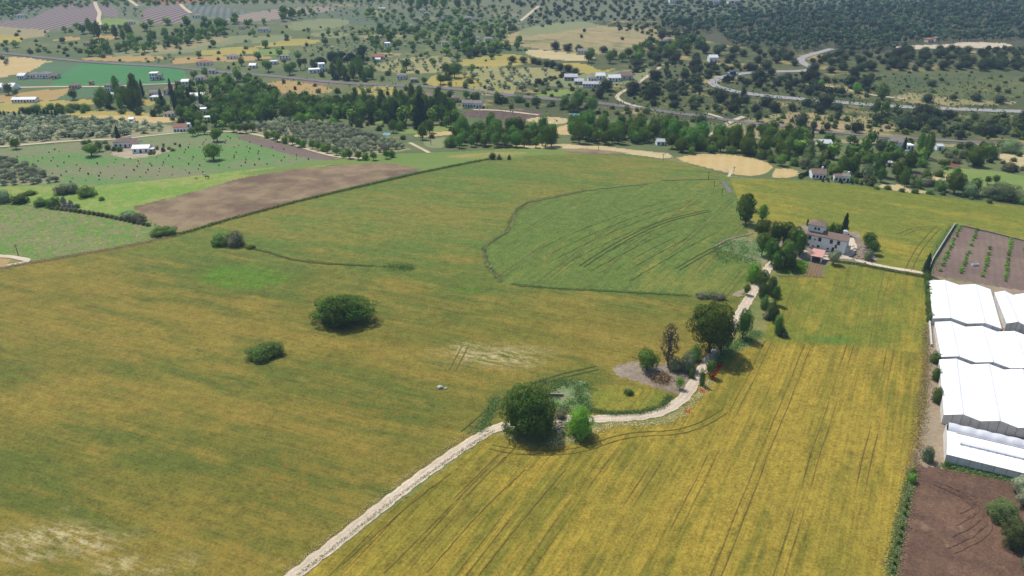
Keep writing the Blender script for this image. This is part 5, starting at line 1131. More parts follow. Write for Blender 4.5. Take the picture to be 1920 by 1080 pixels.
scat('broadleaf_tree', [(480, 200), (860, 205), (856, 240), (700, 232), (600, 226), (480, 222)], 8.5, (6, 10), (.9, 1.5), 'far wv', seed=61)
scat('shrub', [(330, 170), (860, 195), (860, 250), (640, 236), (480, 226), (330, 240)], 9, (4, 7), (.6, 1.0), 'far wv', seed=62)
scat('broadleaf_tree', [(160, 100), (300, 84), (420, 58), (430, 68), (300, 96), (165, 108)], 9, (8, 12), (.9, 1.3), 'far wv', seed=63)
scat('shrub', [(0, 100), (110, 90), (240, 90), (150, 106), (0, 112)], 13, (5, 9), (.5, .9), 'far wv', seed=64)
scat('shrub', [(280, 180), (340, 170), (350, 235), (280, 222), (180, 205), (180, 195)], 12, (4, 8), (.6, 1), 'far wv', seed=65)
scat('broadleaf_tree', [(700, 60), (960, 50), (980, 100), (860, 110), (800, 98), (700, 96)], 17, (7, 12), (.8, 1.2), 'far wv', seed=66)
scat('broadleaf_tree', [(1500, 262), (1760, 278), (1760, 318), (1600, 306), (1500, 290)], 12, (6, 10), (.8, 1.3), 'far wv', seed=67)
scat('shrub', [(1340, 262), (1500, 275), (1720, 300), (1720, 350), (1640, 350), (1500, 318), (1400, 296)], 8, (4, 8), (.6, 1), 'far wv', seed=68)
PINE = []
scat('pine_tree', [(1236, 48), (1440, 26), (1600, 14), (2050, 4), (2050, 64), (1700, 60), (1440, 58), (1300, 64)], 8.5, (7, 11), (.9, 1.2), 'pine', nmax=5200, seed=40)
scat('pine_tree', [(1350, 66), (1440, 62), (1700, 64), (2050, 70), (2050, 84), (1900, 76), (1660, 84), (1700, 97), (1560, 103), (1480, 96), (1380, 88)], 7.5, (6, 9), (.9, 1.2), 'pine', nmax=2600, seed=41)
# scrub and distant woodland that reads as one mass
for q, sp, kd, lb in [([(0, 0), (110, -2), (100, 8), (0, 38), (-200, 40), (-200, 0)], 11, 'broadleaf_tree', 'w'), ([(-500, -4), (1250, -4), (1250, 6), (900, 4), (620, 8), (400, 10), (-500, 8)], 12, 'broadleaf_tree', 'w'), ([(960, 4), (1240, 8), (1230, 40), (1100, 40), (1000, 26)], 13, 'holm_oak', 'w'),
                      ([(640, 22), (960, 14), (940, 60), (820, 62), (700, 40)], 14, 'broadleaf_tree', 'w'), ([(590, 70), (830, 50), (840, 66), (700, 84)], 18, 'broadleaf_tree', 'w'), ([(480, 140), (870, 150), (1000, 190), (1000, 200), (700, 170), (480, 150)], 22, 'shrub', 'w'), ([(1240, 0), (1600, -2), (2050, -4), (2050, 6), (1500, 16), (1240, 40)], 11, 'pine_tree', 'w')]:
    scat(kd, q, sp, (7, 12), (.6, .9), 'far ' + lb, seed=len(lb) + int(sp * 7))

def tone(kind, k, dh):
    m = LEAF[kind].copy(); n = next(q for q in m.node_tree.nodes if q.type == 'HUE_SAT'); c = n.inputs['Color'].default_value
    n.inputs['Color'].default_value = (min(1, c[0] * (k + dh * 6)), min(1, c[1] * k), min(1, c[2] * k), 1); return m
STUFFNAME = {'pine_tree': 'pine_forest', 'broadleaf_tree': 'far_woodland', 'holm_oak': 'oak_woodland', 'olive_tree': 'olive_groves', 'shrub': 'far_scrub', 'bramble': 'low_scrub', 'poplar_tree': 'far_poplars', 'young_olive': 'far_saplings', 'cypress_tree': 'far_cypresses', 'fig_tree': 'far_orchard'}
def join(name, kind, items, label, lod='stuff'):
    Vs, Qs, Ts, Ms, Mt, k = [], [], [], [], [], 0
    rng = np.random.default_rng(3)
    for (x, y, w_, h_, _) in items:
        i = int(rng.integers(5)); pool(kind, lod, i); V, Q, T, mi = POOL[(kind, lod, i, 'arr')]
        a = rng.uniform(0, 6.28); c, s = math.cos(a), math.sin(a)
        X = np.stack([(V[:, 0] * c - V[:, 1] * s) * w_ + x, (V[:, 0] * s + V[:, 1] * c) * w_ + y, V[:, 2] * h_ + float(H(x, y)) - .1], -1)
        Vs.append(X); Qs.append(Q + k); Ts.append(T + k); sl = np.array([[0, 2, 3][int(rng.integers(3))], 1]); Ms.append(sl[mi[:len(Q)]]); Mt.append(sl[mi[len(Q):]]); k += len(V)
    me = mesh_np(name, np.vstack(Vs), np.vstack(Qs), np.vstack(Ts), [LEAF[kind], M['bark'], tone(kind, .72, -.012), tone(kind, 1.38, .02)], np.r_[np.concatenate(Ms), np.concatenate(Mt)])
    return tag(obj(name, me), label, 'woodland', kind='stuff')
for kind, items in SC.items():
    items.sort(key=lambda t: math.hypot(t[0], t[1]))
    room = 0 if kind == 'pine_tree' else max(0, 298 - COUNT.get(kind, 0))
    one = [t for t in items if not t[4].startswith('far w') and t[4] != 'pine']
    if kind == 'pine_tree': one = [t for t in one][:120]
    else: one = one[:room]
    ids = set(map(id, one)); rest = [t for t in items if id(t) not in ids]
    for (x, y, w_, h_, lb) in one:
        p = np.array([x, y, float(H(x, y)) - .1]); plant(kind, p, w_, h_, lb, lb.replace(' in the ', 's in the ', 1))
    if rest: join(STUFFNAME.get(kind, 'far_' + kind), kind, rest, 'distant ' + kind.replace('_', ' ') + 's merging into one mass on the far slopes')
#@BUILT
# ------------------------------------------------------------------ buildings
M['white'] = plain('whitewash', (.86, .87, .87, 1), (.74, .74, .71, 1), .35, .85, t=(.45, .75))
M['cream'] = plain('cream_render', (.60, .54, .43, 1), (.50, .45, .36, 1), .4, .85)
M['grey_wall'] = plain('grey_block', (.38, .36, .33, 1), (.28, .27, .25, 1), .5, .9)
M['pane'] = plain('window_glass', (.025, .03, .035, 1), (.04, .045, .05, 1), 2, .25, .5)
M['frame'] = plain('window_frame', (.20, .13, .08, 1), (.14, .09, .06, 1), 3)
M['door'] = plain('door_wood', (.07, .05, .04, 1), (.05, .035, .03, 1), 3)
M['dark'] = plain('dark_shade_cloth', (.05, .055, .05, 1), (.035, .04, .035, 1), 1)
M['white_metal'] = plain('white_sheet', (.62, .62, .62, 1), (.52, .52, .52, 1), .3, .5, .4)
M['grey_metal'] = plain('grey_sheet', (.42, .43, .45, 1), (.34, .35, .36, 1), .3, .6, .4)
M['pink_roof'] = plain('pink_roof_sheet', (.58, .30, .25, 1), (.50, .26, .21, 1), .7)
M['concrete'] = plain('concrete', (.42, .40, .37, 1), (.32, .30, .28, 1), .8)
M['pool'] = plain('pool_water', (.05, .30, .34, 1), (.06, .34, .38, 1), .2, .15, .5)
M['stone'] = plain('rubble_stone', (.34, .30, .25, 1), (.18, .16, .13, 1), 2.5)
M['stone_pale'] = plain('pale_stone', (.6, .57, .52, 1), (.42, .4, .36, 1), 2)
M['wood'] = plain('weathered_wood', (.13, .10, .08, 1), (.08, .065, .05, 1), 3)
def tilemat(name, c1, c2):
    g = NG(name); tc = g.n.new('ShaderNodeTexCoord')
    v = g.n.new('ShaderNodeTexWave'); v.inputs['Scale'].default_value = 1.1; v.inputs['Distortion'].default_value = .4; g.link(tc.outputs['Object'], v.inputs['Vector'])
    n = g.noise(tc.outputs['Object'], 1.3, 5, .7)
    c = g.mix(g.ramp(n, .38, .62), c1, c2)
    c = g.mix(g.math('MULTIPLY', v.outputs['Fac'], .35), c, tuple(x * .5 for x in c1[:3]) + (1,))
    bp = g.n.new('ShaderNodeBump'); bp.inputs['Distance'].default_value = .08; g.link(v.outputs['Fac'], bp.inputs['Height']); g.link(bp.outputs[0], g.b.inputs['Normal'])
    return g.col(c)
M['tile'] = tilemat('roof_tiles', (.30, .20, .155, 1), (.20, .145, .12, 1))
M['tile_red'] = tilemat('red_roof_tiles', (.42, .20, .13, 1), (.32, .16, .11, 1))
M['tile_grey'] = tilemat('grey_roof_tiles', (.34, .29, .26, 1), (.25, .21, .19, 1))
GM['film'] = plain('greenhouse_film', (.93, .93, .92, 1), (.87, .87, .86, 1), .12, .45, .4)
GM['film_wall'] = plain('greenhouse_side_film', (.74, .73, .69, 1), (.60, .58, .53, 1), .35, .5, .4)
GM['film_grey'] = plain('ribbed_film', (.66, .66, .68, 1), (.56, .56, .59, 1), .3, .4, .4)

def window(parent, x, y, z, w_, h_, side=-1):
    """frame standing a little proud of the wall at y, with its pane as a sub-part; side -1 looks to -y"""
    t = .1; a, b = sorted((y, y + side * .07))
    m = MB(); m.box(x - w_ / 2 - t, x + w_ / 2 + t, a, b, z - t, z); m.box(x - w_ / 2 - t, x + w_ / 2 + t, a, b, z + h_, z + h_ + t)
    m.box(x - w_ / 2 - t, x - w_ / 2, a, b, z, z + h_); m.box(x + w_ / 2, x + w_ / 2 + t, a, b, z, z + h_)
    f = m.build('window', M['frame'], parent)
    MB().box(x - w_ / 2, x + w_ / 2, *sorted((y, y + side * .03)), z, z + h_).build('pane', M['pane'], f)

def house(x, yb, wp, d, h, label, roof='gable', rm='tile', wm='white', rz=0.0, nwin=3, storeys=1, cat='house', group=None, chimney=False, name='house', rise=None, door=True):
    p = P(x, yb); m = mpp(p); W = wp * m; d = min(d, W * 1.2)
    p = p + np.array([0, d / 2, 0]); p[2] = float(H(p[0], p[1]))
    o = empty(name, p, R(rz)); tag(o, label, cat, group)
    x0, x1, y0, y1 = -W / 2, W / 2, -d / 2, d / 2; r = rise or d * .2
    if roof == 'gable':
        MB().gable_wall(x0, x1, y0, y1, -.8, h, r).build('wall', M[wm], o); rf = MB().gable_roof(x0, x1, y0, y1, h, r).build('roof', M[rm], o)
    elif roof == 'hip':
        MB().box(x0, x1, y0, y1, -.8, h, top=False).build('wall', M[wm], o); rf = MB().hip(x0 - .35, x1 + .35, y0 - .35, y1 + .35, h, r).build('roof', M[rm], o)
    else:
        MB().box(x0, x1, y0, y1, -.8, h, top=False).build('wall', M[wm], o); rf = MB().box(x0 - .1, x1 + .1, y0 - .1, y1 + .1, h, h + .3).build('roof', M[rm], o)
    if chimney: MB().box(x1 - W * .25, x1 - W * .25 + .8, -.1, .7, h + r * .4, h + r + 1.1).build('chimney', M[wm], rf)
    for s in range(storeys):
        z = h * s / storeys + .9
        for i in range(nwin):
            if door and s == 0 and i == nwin // 2: continue
            window(o, x0 + W * (i + .5) / nwin, y0, z, .95, 1.25)
    if nwin: window(o, 0 if False else x0 + W * .5, y1, .9, 1, 1.2, 1)
    if door:
        dx = x0 + W * (nwin // 2 + .5) / max(nwin, 1)
        MB().box(dx - .55, dx + .55, y0 - .05, y0, 0, 2.1).build('door', M['door'], o)
    return o

# --- the farmhouse
fa, fb = P(1509, 461.5), P(1582.5, 477.5)
ang = math.atan2(fb[1] - fa[1], fb[0] - fa[0]); LW = float(np.hypot(*(fb - fa)[:2]))
fz = float(min(fa[2], fb[2]))
fh = empty('farmhouse', (fa[0], fa[1], fz), ang); tag(fh, 'long white two storey farmhouse with tiled roof and square tower', 'farmhouse')
DH, HH = 6.8, 5.6
MB().gable_wall(0, LW, 0, DH, -1, HH, 1.35).build('wall', M['white'], fh)
rf = MB().gable_roof(0, LW, 0, DH, HH, 1.35, .3, .18).build('roof', M['tile'], fh)
MB().box(LW - 2.6, LW - 1.1, 4.6, 6.0, HH + .3, HH + 2.3).build('chimney', M['white'], rf)
MB().hip(LW - 2.75, LW - .95, 4.45, 6.15, HH + 2.3, .7).build('chimney_cap', M['stone_pale'], rf)
MB().box(LW - .8, LW - .3, 5.2, 5.7, HH + .2, HH + 1.7).build('chimney', M['pink_roof'], rf)
tw = MB(); tw.box(-.35, 5.6, 1.9, 7.6, -1, 9.1, top=False); tw.build('tower', M['white'], fh)
MB().hip(-.8, 6.05, 1.45, 8.05, 9.1, 1.5, .18).build('tower_roof', M['tile'], fh)
def arch_window(x, y, z, w_, h_):
    n = 8; pts = [(-w_ / 2, 0), (w_ / 2, 0), (w_ / 2, h_ - w_ / 2)] + [(math.cos(math.pi * k / n) * w_ / 2, h_ - w_ / 2 + math.sin(math.pi * k / n) * w_ / 2) for k in range(1, n)] + [(-w_ / 2, h_ - w_ / 2)]
    v = [(x + a, y - .04, z + b) for a, b in pts] + [(x + a, y, z + b) for a, b in pts]; k = len(pts)
    MB().add(v, [tuple(range(k)), tuple(range(k, 2 * k))[::-1]] + [(i, (i + 1) % k, k + (i + 1) % k, k + i) for i in range(k)]).build('arched_window', M['pane'], fh)
arch_window(2.5, 1.9, 7.45, .85, 1.0); arch_window(3.85, 1.9, 7.45, .85, 1.0)
for fx_ in (.085, .345, .635, .815): window(fh, LW * fx_, 0, 3.6, .95, 1.45)
for fx_, z, w_, h_ in ((.075, .9, .8, .8), (.335, .85, .8, .9), (.58, .8, .6, .6), (.205, .9, .35, .4), (.225, 3.7, .35, .45), (.765, 2.0, .6, 1.3), (.90, .1, .6, .55)): window(fh, LW * fx_, 0, z, w_, h_)
MB().box(LW * .705 - .5, LW * .705 + .5, -.05, 0, 0, 2.1).build('door', M['door'], fh)
MB().box(LW, LW + .06, 3.0, 4.2, 3.4, 4.7).build('window', M['pane'], fh)
tree_lean = MB(); tree_lean.box(LW + .02, LW + 1.3, 1.2, 4.6, -1, 2.5); tree_lean.build('lean_to', M['cream'], fh)
# open sided shed before it
s0 = P(1519, 490); s1 = P(1539, 494); sa = math.atan2(s1[1] - s0[1], s1[0] - s0[0]); SW = float(np.hypot(*(s1 - s0)[:2]))
sh = empty('open_shed', s0, sa); tag(sh, 'small open shed with pink sloping roof before the farmhouse', 'shed')
for x, y in ((.15, .15), (SW - .35, .15)): MB().box(x - .05, x + .25, y, y + .3, -.4, 2.45).build('post', M['white'], sh)
MB().box(0, .18, .5, 5, -.4, 2.7, True).box(SW - .2, SW - .02, .5, 5, -.4, 2.7, True).box(.18, SW - .2, 4.8, 5, -.4, 3.3).build('wall', M['white'], sh)
v = [(-.4, -.35, 2.45), (SW + .3, -.35, 2.45), (SW + .3, 5.3, 3.5), (-.4, 5.3, 3.5)]; v += [(a, b, c + .14) for a, b, c in v]
MB().add(v, [(3, 2, 1, 0), (4, 5, 6, 7), (0, 1, 5, 4), (1, 2, 6, 5), (2, 3, 7, 6), (3, 0, 4, 7)]).build('roof', M['pink_roof'], sh)
bw = P(1543, 481); MB().box(-2.4, 2.4, -.2, .2, -.5, .7).build('low_wall', M['white'], None, bw).rotation_euler = (0, 0, ang)
tag(bpy.data.objects['low_wall'], 'low white garden wall between shed and grey green tree', 'wall')

# --- greenhouses: folded white roofs on film walls
def greenhouse(fl, fr, bl, spans, label, eave=3.0, ridge=1.15, front=True):
    a, b, c = P(*fl, dz=eave), P(*fr, dz=eave), P(*bl, dz=eave)
    u = (b - a)[:2]; Wd = float(np.linalg.norm(u)); u /= Wd; n = np.array([-u[1], u[0]]); d2 = (c - a)[:2]; D = float(d2 @ n); sk = float(d2 @ u)
    z0 = float(min(H(a[0], a[1]), H(b[0], b[1]), H(c[0], c[1])))
    o = empty('greenhouse', (a[0], a[1], z0), math.atan2(u[1], u[0])); tag(o, label, 'greenhouse', None)
    prof = []
    for s in range(spans): prof += [(Wd * s / spans, eave), (Wd * (s + .5) / spans, eave + ridge)]
    prof.append((Wd, eave)); k = len(prof)
    ny = 8; V = []; 
    for j in range(ny + 1):
        t = j / ny; V += [(x + sk * t, D * t - .25 + .5 * t, z + .05) for x, z in prof]
    V2 = [(x, y, z - .08) for x, y, z in V]; n1 = len(V); F = []
    for j in range(ny):
        for i in range(k - 1):
            q = (j * k + i, j * k + i + 1, (j + 1) * k + i + 1, (j + 1) * k + i); F += [q, tuple(n1 + e for e in q[::-1])]
    for i in range(k - 1): F += [(i + 1, i, n1 + i, n1 + i + 1), (ny * k + i, ny * k + i + 1, n1 + ny * k + i + 1, n1 + ny * k + i)]
    for j in range(ny): F += [(j * k, (j + 1) * k, n1 + (j + 1) * k, n1 + j * k), (j * k + k - 1, n1 + j * k + k - 1, n1 + (j + 1) * k + k - 1, (j + 1) * k + k - 1)]
    rf = MB().add(V, []).add(V2, F) if False else None
    m = MB(); m.v = V + V2; m.f = F; rf = m.build('roof', GM['film'], o)
    for s in range(spans):                                            # ridge vents and valley gutters
        x = Wd * (s + .5) / spans; g = MB(); q = .16
        g.add([(x - q, .1, eave + ridge + .03), (x + q, .1, eave + ridge + .03), (x + sk + q, D, eave + ridge + .03), (x + sk - q, D, eave + ridge + .03), (x - q, .1, eave + ridge + .22), (x + q, .1, eave + ridge + .22), (x + sk + q, D, eave + ridge + .22), (x + sk - q, D, eave + ridge + .22)],
              [(3, 2, 1, 0), (4, 5, 6, 7), (0, 1, 5, 4), (1, 2, 6, 5), (2, 3, 7, 6), (3, 0, 4, 7)]); g.build('ridge_vent', GM['film_grey'], rf)
    def wall(t, nm):
        y = D * t; off = sk * t; k2 = k
        vv = [(x + off, y, z - .06) for x, z in prof] + [(x + off, y, -.8) for x, z in prof]
        vv += [(a_, b_ + (.1 if t < .5 else -.1), c_) for a_, b_, c_ in vv]
        ff = []
        for i in range(k - 1): ff += [(i, i + 1, k2 + i + 1, k2 + i), (2 * k2 + i + 1, 2 * k2 + i, 3 * k2 + i, 3 * k2 + i + 1)]
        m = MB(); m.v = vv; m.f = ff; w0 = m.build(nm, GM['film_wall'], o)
        pm = MB(); npst = spans * 4
        for i in range(npst + 1):
            x = Wd * i / npst; f_ = (x / Wd * spans) % 1; zt = eave + ridge * (1 - abs(f_ - .5) * 2) if i < npst else eave
            yy = y - .08 if t < .5 else y + .02
            pm.box(x + off - .05, x + off + .05, yy, yy + .06, -.6, zt - .12)
        pm.build('posts', M['concrete'], w0)
    wall(0, 'front_wall'); wall(1, 'back_wall')
    for e, off in ((0, 0), (1, Wd)):
        dx = .08 if e == 0 else -.08
        vv = [(off, .1, -.8), (off + sk, D - .1, -.8), (off + sk, D - .1, eave - .04), (off, .1, eave - .04)]; vv += [(a_ + dx, b_, c_) for a_, b_, c_ in vv]
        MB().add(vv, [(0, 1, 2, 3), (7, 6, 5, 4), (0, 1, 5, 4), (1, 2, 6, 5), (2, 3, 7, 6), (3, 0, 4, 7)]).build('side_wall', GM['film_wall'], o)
    return o
greenhouse((1750, 594), (1878, 616), (1743, 521), 2, 'white double span greenhouse at the top, beside the dark hedge')
greenhouse((1888, 604), (1965, 617), (1866, 545), 2, 'white greenhouse cut by the right edge next to the ploughed plot')
greenhouse((1765, 667), (1960, 701), (1754, 600), 3, 'white wide greenhouse in the middle of the stack')
greenhouse((1770, 777), (1980, 812), (1762, 673), 3, 'largest white greenhouse, below the middle one')
# the lowest one: long side to the camera, ribbed plastic hood along its back
a, b, c = P(1775, 851, 2.6), P(1920, 884, 2.6), P(1776, 794, 4.4)
u = (b - a)[:2]; Lg = float(np.linalg.norm(u)) * 1.5; u /= np.linalg.norm(u); n_ = np.array([-u[1], u[0]]); Dg = float((c - a)[:2] @ n_)
zg = float(min(H(a[0], a[1]), H(b[0], b[1])))
o = empty('greenhouse', (a[0], a[1], zg), math.atan2(u[1], u[0])); tag(o, 'lowest white greenhouse with ribbed plastic hood and long grey side wall', 'greenhouse')
def slab(parent, name, pts, th, mat):
    v = list(pts) + [(x, y, z - th) for x, y, z in pts]; return MB().add(v, [(0, 1, 2, 3), (7, 6, 5, 4), (0, 1, 5, 4), (1, 2, 6, 5), (2, 3, 7, 6), (3, 0, 4, 7)]).build(name, mat, parent)
zr = 4.3
rf = slab(o, 'roof', [(0, -.2, 2.6), (Lg, -.2, 2.6), (Lg, Dg * .5, 3.9), (0, Dg * .5, 3.9)], .08, GM['film'])
slab(o, 'roof', [(0, Dg * .5 + .02, 3.86), (Lg, Dg * .5 + .02, 3.86), (Lg, Dg * .82, 3.5), (0, Dg * .82, 3.5)], .08, GM['film'])
mv = MB()
mv.box(2.8, Lg, Dg * .36, Dg * .36 + .9, 3.62, 3.95)
for i in range(int(Lg / 1.9)): mv.box(3 + i * 1.9, 3.1 + i * 1.9, Dg * .36 - .12, Dg * .36 + 1.0, 3.6, 4.05)
mv.build('roof_vent', GM['film_grey'], rf)
MB().box(2.2, Lg, Dg * .79, Dg * .79 + .5, 3.5, 3.75).build('gutter', M['grey_metal'], rf)
ns = 10; V = []; nx = int(Lg / .5)
for i in range(nx + 1):
    x = .3 + (Lg - .3) * i / nx; sc_ = .82 + .18 * abs(math.sin(math.pi * x / 3.4))
    for j in range(ns + 1):
        t = math.pi * j / ns; V.append((x, Dg * .82 + 1.7 - 1.7 * math.cos(t), 3.3 + 1.5 * math.sin(t) * sc_))
a_, b_ = np.meshgrid(np.arange(nx), np.arange(ns), indexing='ij'); q = a_ * (ns + 1) + b_
hood = obj('ribbed_hood', mesh_np('ribbed_hood', V, np.stack([q, q + ns + 1, q + ns + 2, q + 1], -1).reshape(-1, 4), mats=[GM['film_grey']], smooth=True), o)
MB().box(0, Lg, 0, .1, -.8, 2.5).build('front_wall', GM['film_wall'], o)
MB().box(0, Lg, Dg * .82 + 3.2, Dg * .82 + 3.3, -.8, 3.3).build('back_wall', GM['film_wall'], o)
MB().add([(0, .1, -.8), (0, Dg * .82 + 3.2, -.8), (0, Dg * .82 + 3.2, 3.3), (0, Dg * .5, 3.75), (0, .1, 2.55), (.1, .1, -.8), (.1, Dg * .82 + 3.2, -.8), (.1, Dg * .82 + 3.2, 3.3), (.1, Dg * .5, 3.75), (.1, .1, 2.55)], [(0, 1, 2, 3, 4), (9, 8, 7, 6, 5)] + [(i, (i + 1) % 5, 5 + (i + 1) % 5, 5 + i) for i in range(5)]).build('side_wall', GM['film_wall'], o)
pm = MB()
for i in range(int(Lg / 2.6)): pm.box(i * 2.6, i * 2.6 + .1, -.07, -.01, -.6, 2.4)
pm.build('posts', M['concrete'], o)

# --- houses across the valley
for (x, yb, wp, d, h, lb, roof, rm, wm, rz, nw, st_, ch) in HS:
    far = yb < 165
    house(x, yb, wp * .94, d, h * (.85 if yb < 235 else 1.0), lb, roof, rm, wm, rz, nw, st_, 'shed' if ('barn' in lb or 'shed' in lb or 'hut' in lb) else 'house', None, bool(ch), 'barn' if 'barn' in lb else 'shed' if ('shed' in lb or 'hut' in lb) else 'house', door=wp > 7)
for (x, y, w_, d, lb) in [(1706, 284.5, 9, 5, 'turquoise pool beside the pool house below the railway'), (1077, 215, 16, 6, 'blue pool under trees at centre right'), (725, 252, 10, 6, 'teal round pond behind the olive rows'), (921, 86, 9, 6, 'turquoise pool before the grey roofed far villa')]:
    p = P(x, y); m = mpp(p); W = w_ * m / 2
    o = empty('swimming_pool', p, 0); tag(o, lb, 'pool'); mb = MB(); mb.box(-W - .4, W + .4, -d / 2 - .4, -d / 2, -.3, .35).box(-W - .4, W + .4, d / 2, d / 2 + .4, -.3, .35).box(-W - .4, -W, -d / 2, d / 2, -.3, .35).box(W, W + .4, -d / 2, d / 2, -.3, .35)
    mb.build('rim', M['stone_pale'], o); MB().box(-W, W, -d / 2, d / 2, -.3, .22).build('water', M['pool'], o)
p0, p1 = P(1566, 272), P(1593, 273); o = MB().box(0, float(np.hypot(*(p1 - p0)[:2])), -.3, .3, -.4, 1.8).build('clipped_hedge', LEAF['cypress_tree'], None, p0); o.rotation_euler = (0, 0, math.atan2(p1[1] - p0[1], p1[0] - p0[0]))
bpy.data.objects.remove(o)

# --- walls, ruin, poles, animals, lorry and small things
def wall_run(name, pts, w_, h_, mat, label, cat='wall'):
    p = resample(wpoly(pts), 1.5); t = np.gradient(p, axis=0); t /= np.linalg.norm(t, axis=1)[:, None]; n = np.stack([-t[:, 1], t[:, 0]], -1) * w_ / 2
    z = H(p[:, 0], p[:, 1]); hh = h_ * (1 + NR.uniform(-.12, .12, len(p)))
    V = np.stack([np.c_[p - n, z - .5], np.c_[p - n, z + hh], np.c_[p + n, z + hh], np.c_[p + n, z - .5]], 1).reshape(-1, 3)
    Q = [[4 * i + j, 4 * i + 4 + j, 4 * i + 5 + j, 4 * i + 1 + j] for i in range(len(p) - 1) for j in range(3)] + [[0, 1, 2, 3], [len(V) - 1, len(V) - 2, len(V) - 3, len(V) - 4]]
    return tag(obj(name, mesh_np(name, V, Q, mats=[mat])), label, cat)
wall_run('boundary_wall', [(1738, 516), (1748, 490), (1763, 466), (1790, 423)], .35, 1.5, M['concrete'], 'grey wall along the left side of the far right ploughed plot')
wall_run('boundary_wall', [(1792, 422), (1850, 435), (1922, 453)], .3, .6, M['stone'], 'low stone wall along the top of the far right ploughed plot')
wall_run('fence_screen', [(128, 258), (150, 256), (200, 253)], .2, 2.2, M['dark'], 'dark screen fence behind the garden of the orchard farmhouse', 'fence')
wall_run('fence_screen', [(1497, 334), (1530, 323), (1545, 322)], .3, 2.2, LEAF['cypress_tree'], 'dark clipped hedge behind the white villa', 'hedge')
wall_run('boundary_wall', [(1032, 742), (1056, 742)], .5, .8, M['stone'], 'short old stone wall behind the big dark tree')
wall_run('fence_rail', [(1742, 604), (1746, 650)], .5, .9, M['stone_pale'], 'pale kerb wall between wheat and middle greenhouse')

def rocks(name, pts, label, mat, cat='stones'):
    """one heap of rubble standing as one mesh"""
    V, T, k = [], [], 0; c0 = None
    for (x, y, s, hz) in pts:
        p = P(x, y); c0 = p if c0 is None else c0
        v = ICO2[0] * (1 + NR.normal(0, .13, (len(ICO2[0]), 1))) * np.array([s, s * .8, s * hz]); V.append(v + p - c0 + [0, 0, s * hz * .5]); T.append(ICO2[1] + k); k += len(v)
    o = obj(name, mesh_np(name, np.vstack(V), None, np.vstack(T), [mat])); o.location = c0; return tag(o, label, cat)
rocks('stone_ruin', [(122, 386, 1.0, 3.2), (124, 387, .9, 2.0), (128, 389, 1.1, 1.2), (134, 388, 1.0, 2.2), (137, 389, .9, 1.3), (118, 388, .9, 1.0)], 'crumbling grey stone ruin between two bushes at left', M['stone'], 'ruin')
rocks('field_stone', [(825, 727.5, .8, .7)], 'white stone block lying in the barley field', M['stone_pale'])
rocks('field_stone', [(836, 728.5, .45, .6)], 'smaller white stone right of the white stone block', M['stone_pale'])
rocks('rubble_heap', [(1040 + 22 * rnd.random(), 790 + 22 * rnd.random(), rnd.uniform(.2, .5), .7) for _ in range(40)], 'stone rubble between the dark tree and lime green tree', M['stone'])
rocks('rubble_heap', [(1596 + 46 * rnd.random(), 462 + 32 * rnd.random(), rnd.uniform(.2, .55), .6) for _ in range(70)], 'pale rubble heap right of the farmhouse', M['stone'])
rocks('rubble_heap', [(1880 + 24 * rnd.random(), 611 + 5 * rnd.random(), rnd.uniform(.2, .5), .7) for _ in range(16)], 'rubbish heap between two greenhouses at right edge', M['stone_pale'])
tr = empty('water_trough', P(1828, 498), .1); tag(tr, 'white trough standing on the far right ploughed plot', 'trough')
MB().box(-1.3, 1.3, -.5, .5, 0, .12).box(-1.3, 1.3, -.5, -.4, .12, .75).box(-1.3, 1.3, .4, .5, .12, .75).box(-1.3, -1.2, -.4, .4, .12, .75).box(1.2, 1.3, -.4, .4, .12, .75).build('basin', M['white_metal'], tr)

def leaf_heap(name, spots, n, size, mat, label, cat, kind=None, up=.6, hgt=.4):
    if kind == 'stuff' and 'verge' in name: n = int(n * 1.0); size *= .62; hgt *= .6; up = 1.2
    """loose leaves, tufts or twigs piled over a stretch of ground as one mesh"""
    spots = np.asarray(spots); k = NR.integers(0, len(spots), n); q = spots[k, :2] + NR.normal(0, 1, (n, 2)) * spots[k, 2:3]
    p = np.c_[q, H(q[:, 0], q[:, 1]) + np.abs(NR.normal(0, 1, n)) * hgt * .5 + size * .2]
    nn = np.c_[NR.normal(0, 1, (n, 2)), np.full(n, up)]; nn /= np.linalg.norm(nn, axis=1)[:, None]
    V, Q = leaves(p, nn, size, NR); return tag(obj(name, mesh_np(name, V, Q, mats=[mat])), label, cat, kind=kind)
def along(pts, sd, step=.6, smooth=0):
    p = wpoly(pts)
    if smooth: p = chaikin(p, smooth, False)
    p = resample(p, step); return np.c_[p, np.full(len(p), sd)]
def spot(x, y, rx): p = P(x, y); return [p[0], p[1], rx]
leaf_heap('brush_pile', [spot(1240, 713, 1.3), spot(1232, 711, 1.0), spot(1247, 711, 1.0)], 900, .5, LEAF['brush'], 'heap of dry brown cuttings on the stony patch', 'brush pile', hgt=1.1)
leaf_heap('poppies', along([(1336, 707), (1343, 692), (1352, 682)], .45), 900, .3, LEAF['poppy'], 'red poppy strip along the golden wheat', 'poppies', 'stuff', 1, .5)
leaf_heap('poppies', [spot(1316, 733, .6), spot(1290, 772, .4)], 160, .28, LEAF['poppy'], 'small red poppy clump on the right verge', 'poppies', 'stuff', 1, .4)
EDGE = [(335, 440), (430, 412), (560, 378), (700, 345), (790, 324), (916, 299)]
leaf_heap('grass_verge', along(EDGE, .8), 9000, .75, LEAF['grass'], 'green weedy bank between ploughed field and barley', 'verge', 'stuff', .5, 1.1)
leaf_heap('grass_verge', along([(-60, 508), (0, 503), (50, 494), (100, 486), (230, 463), (335, 440)], 1.0), 6000, .55, LEAF['straw'], 'dry grass bank along the left edge of the barley', 'verge', 'stuff', .5, .6)
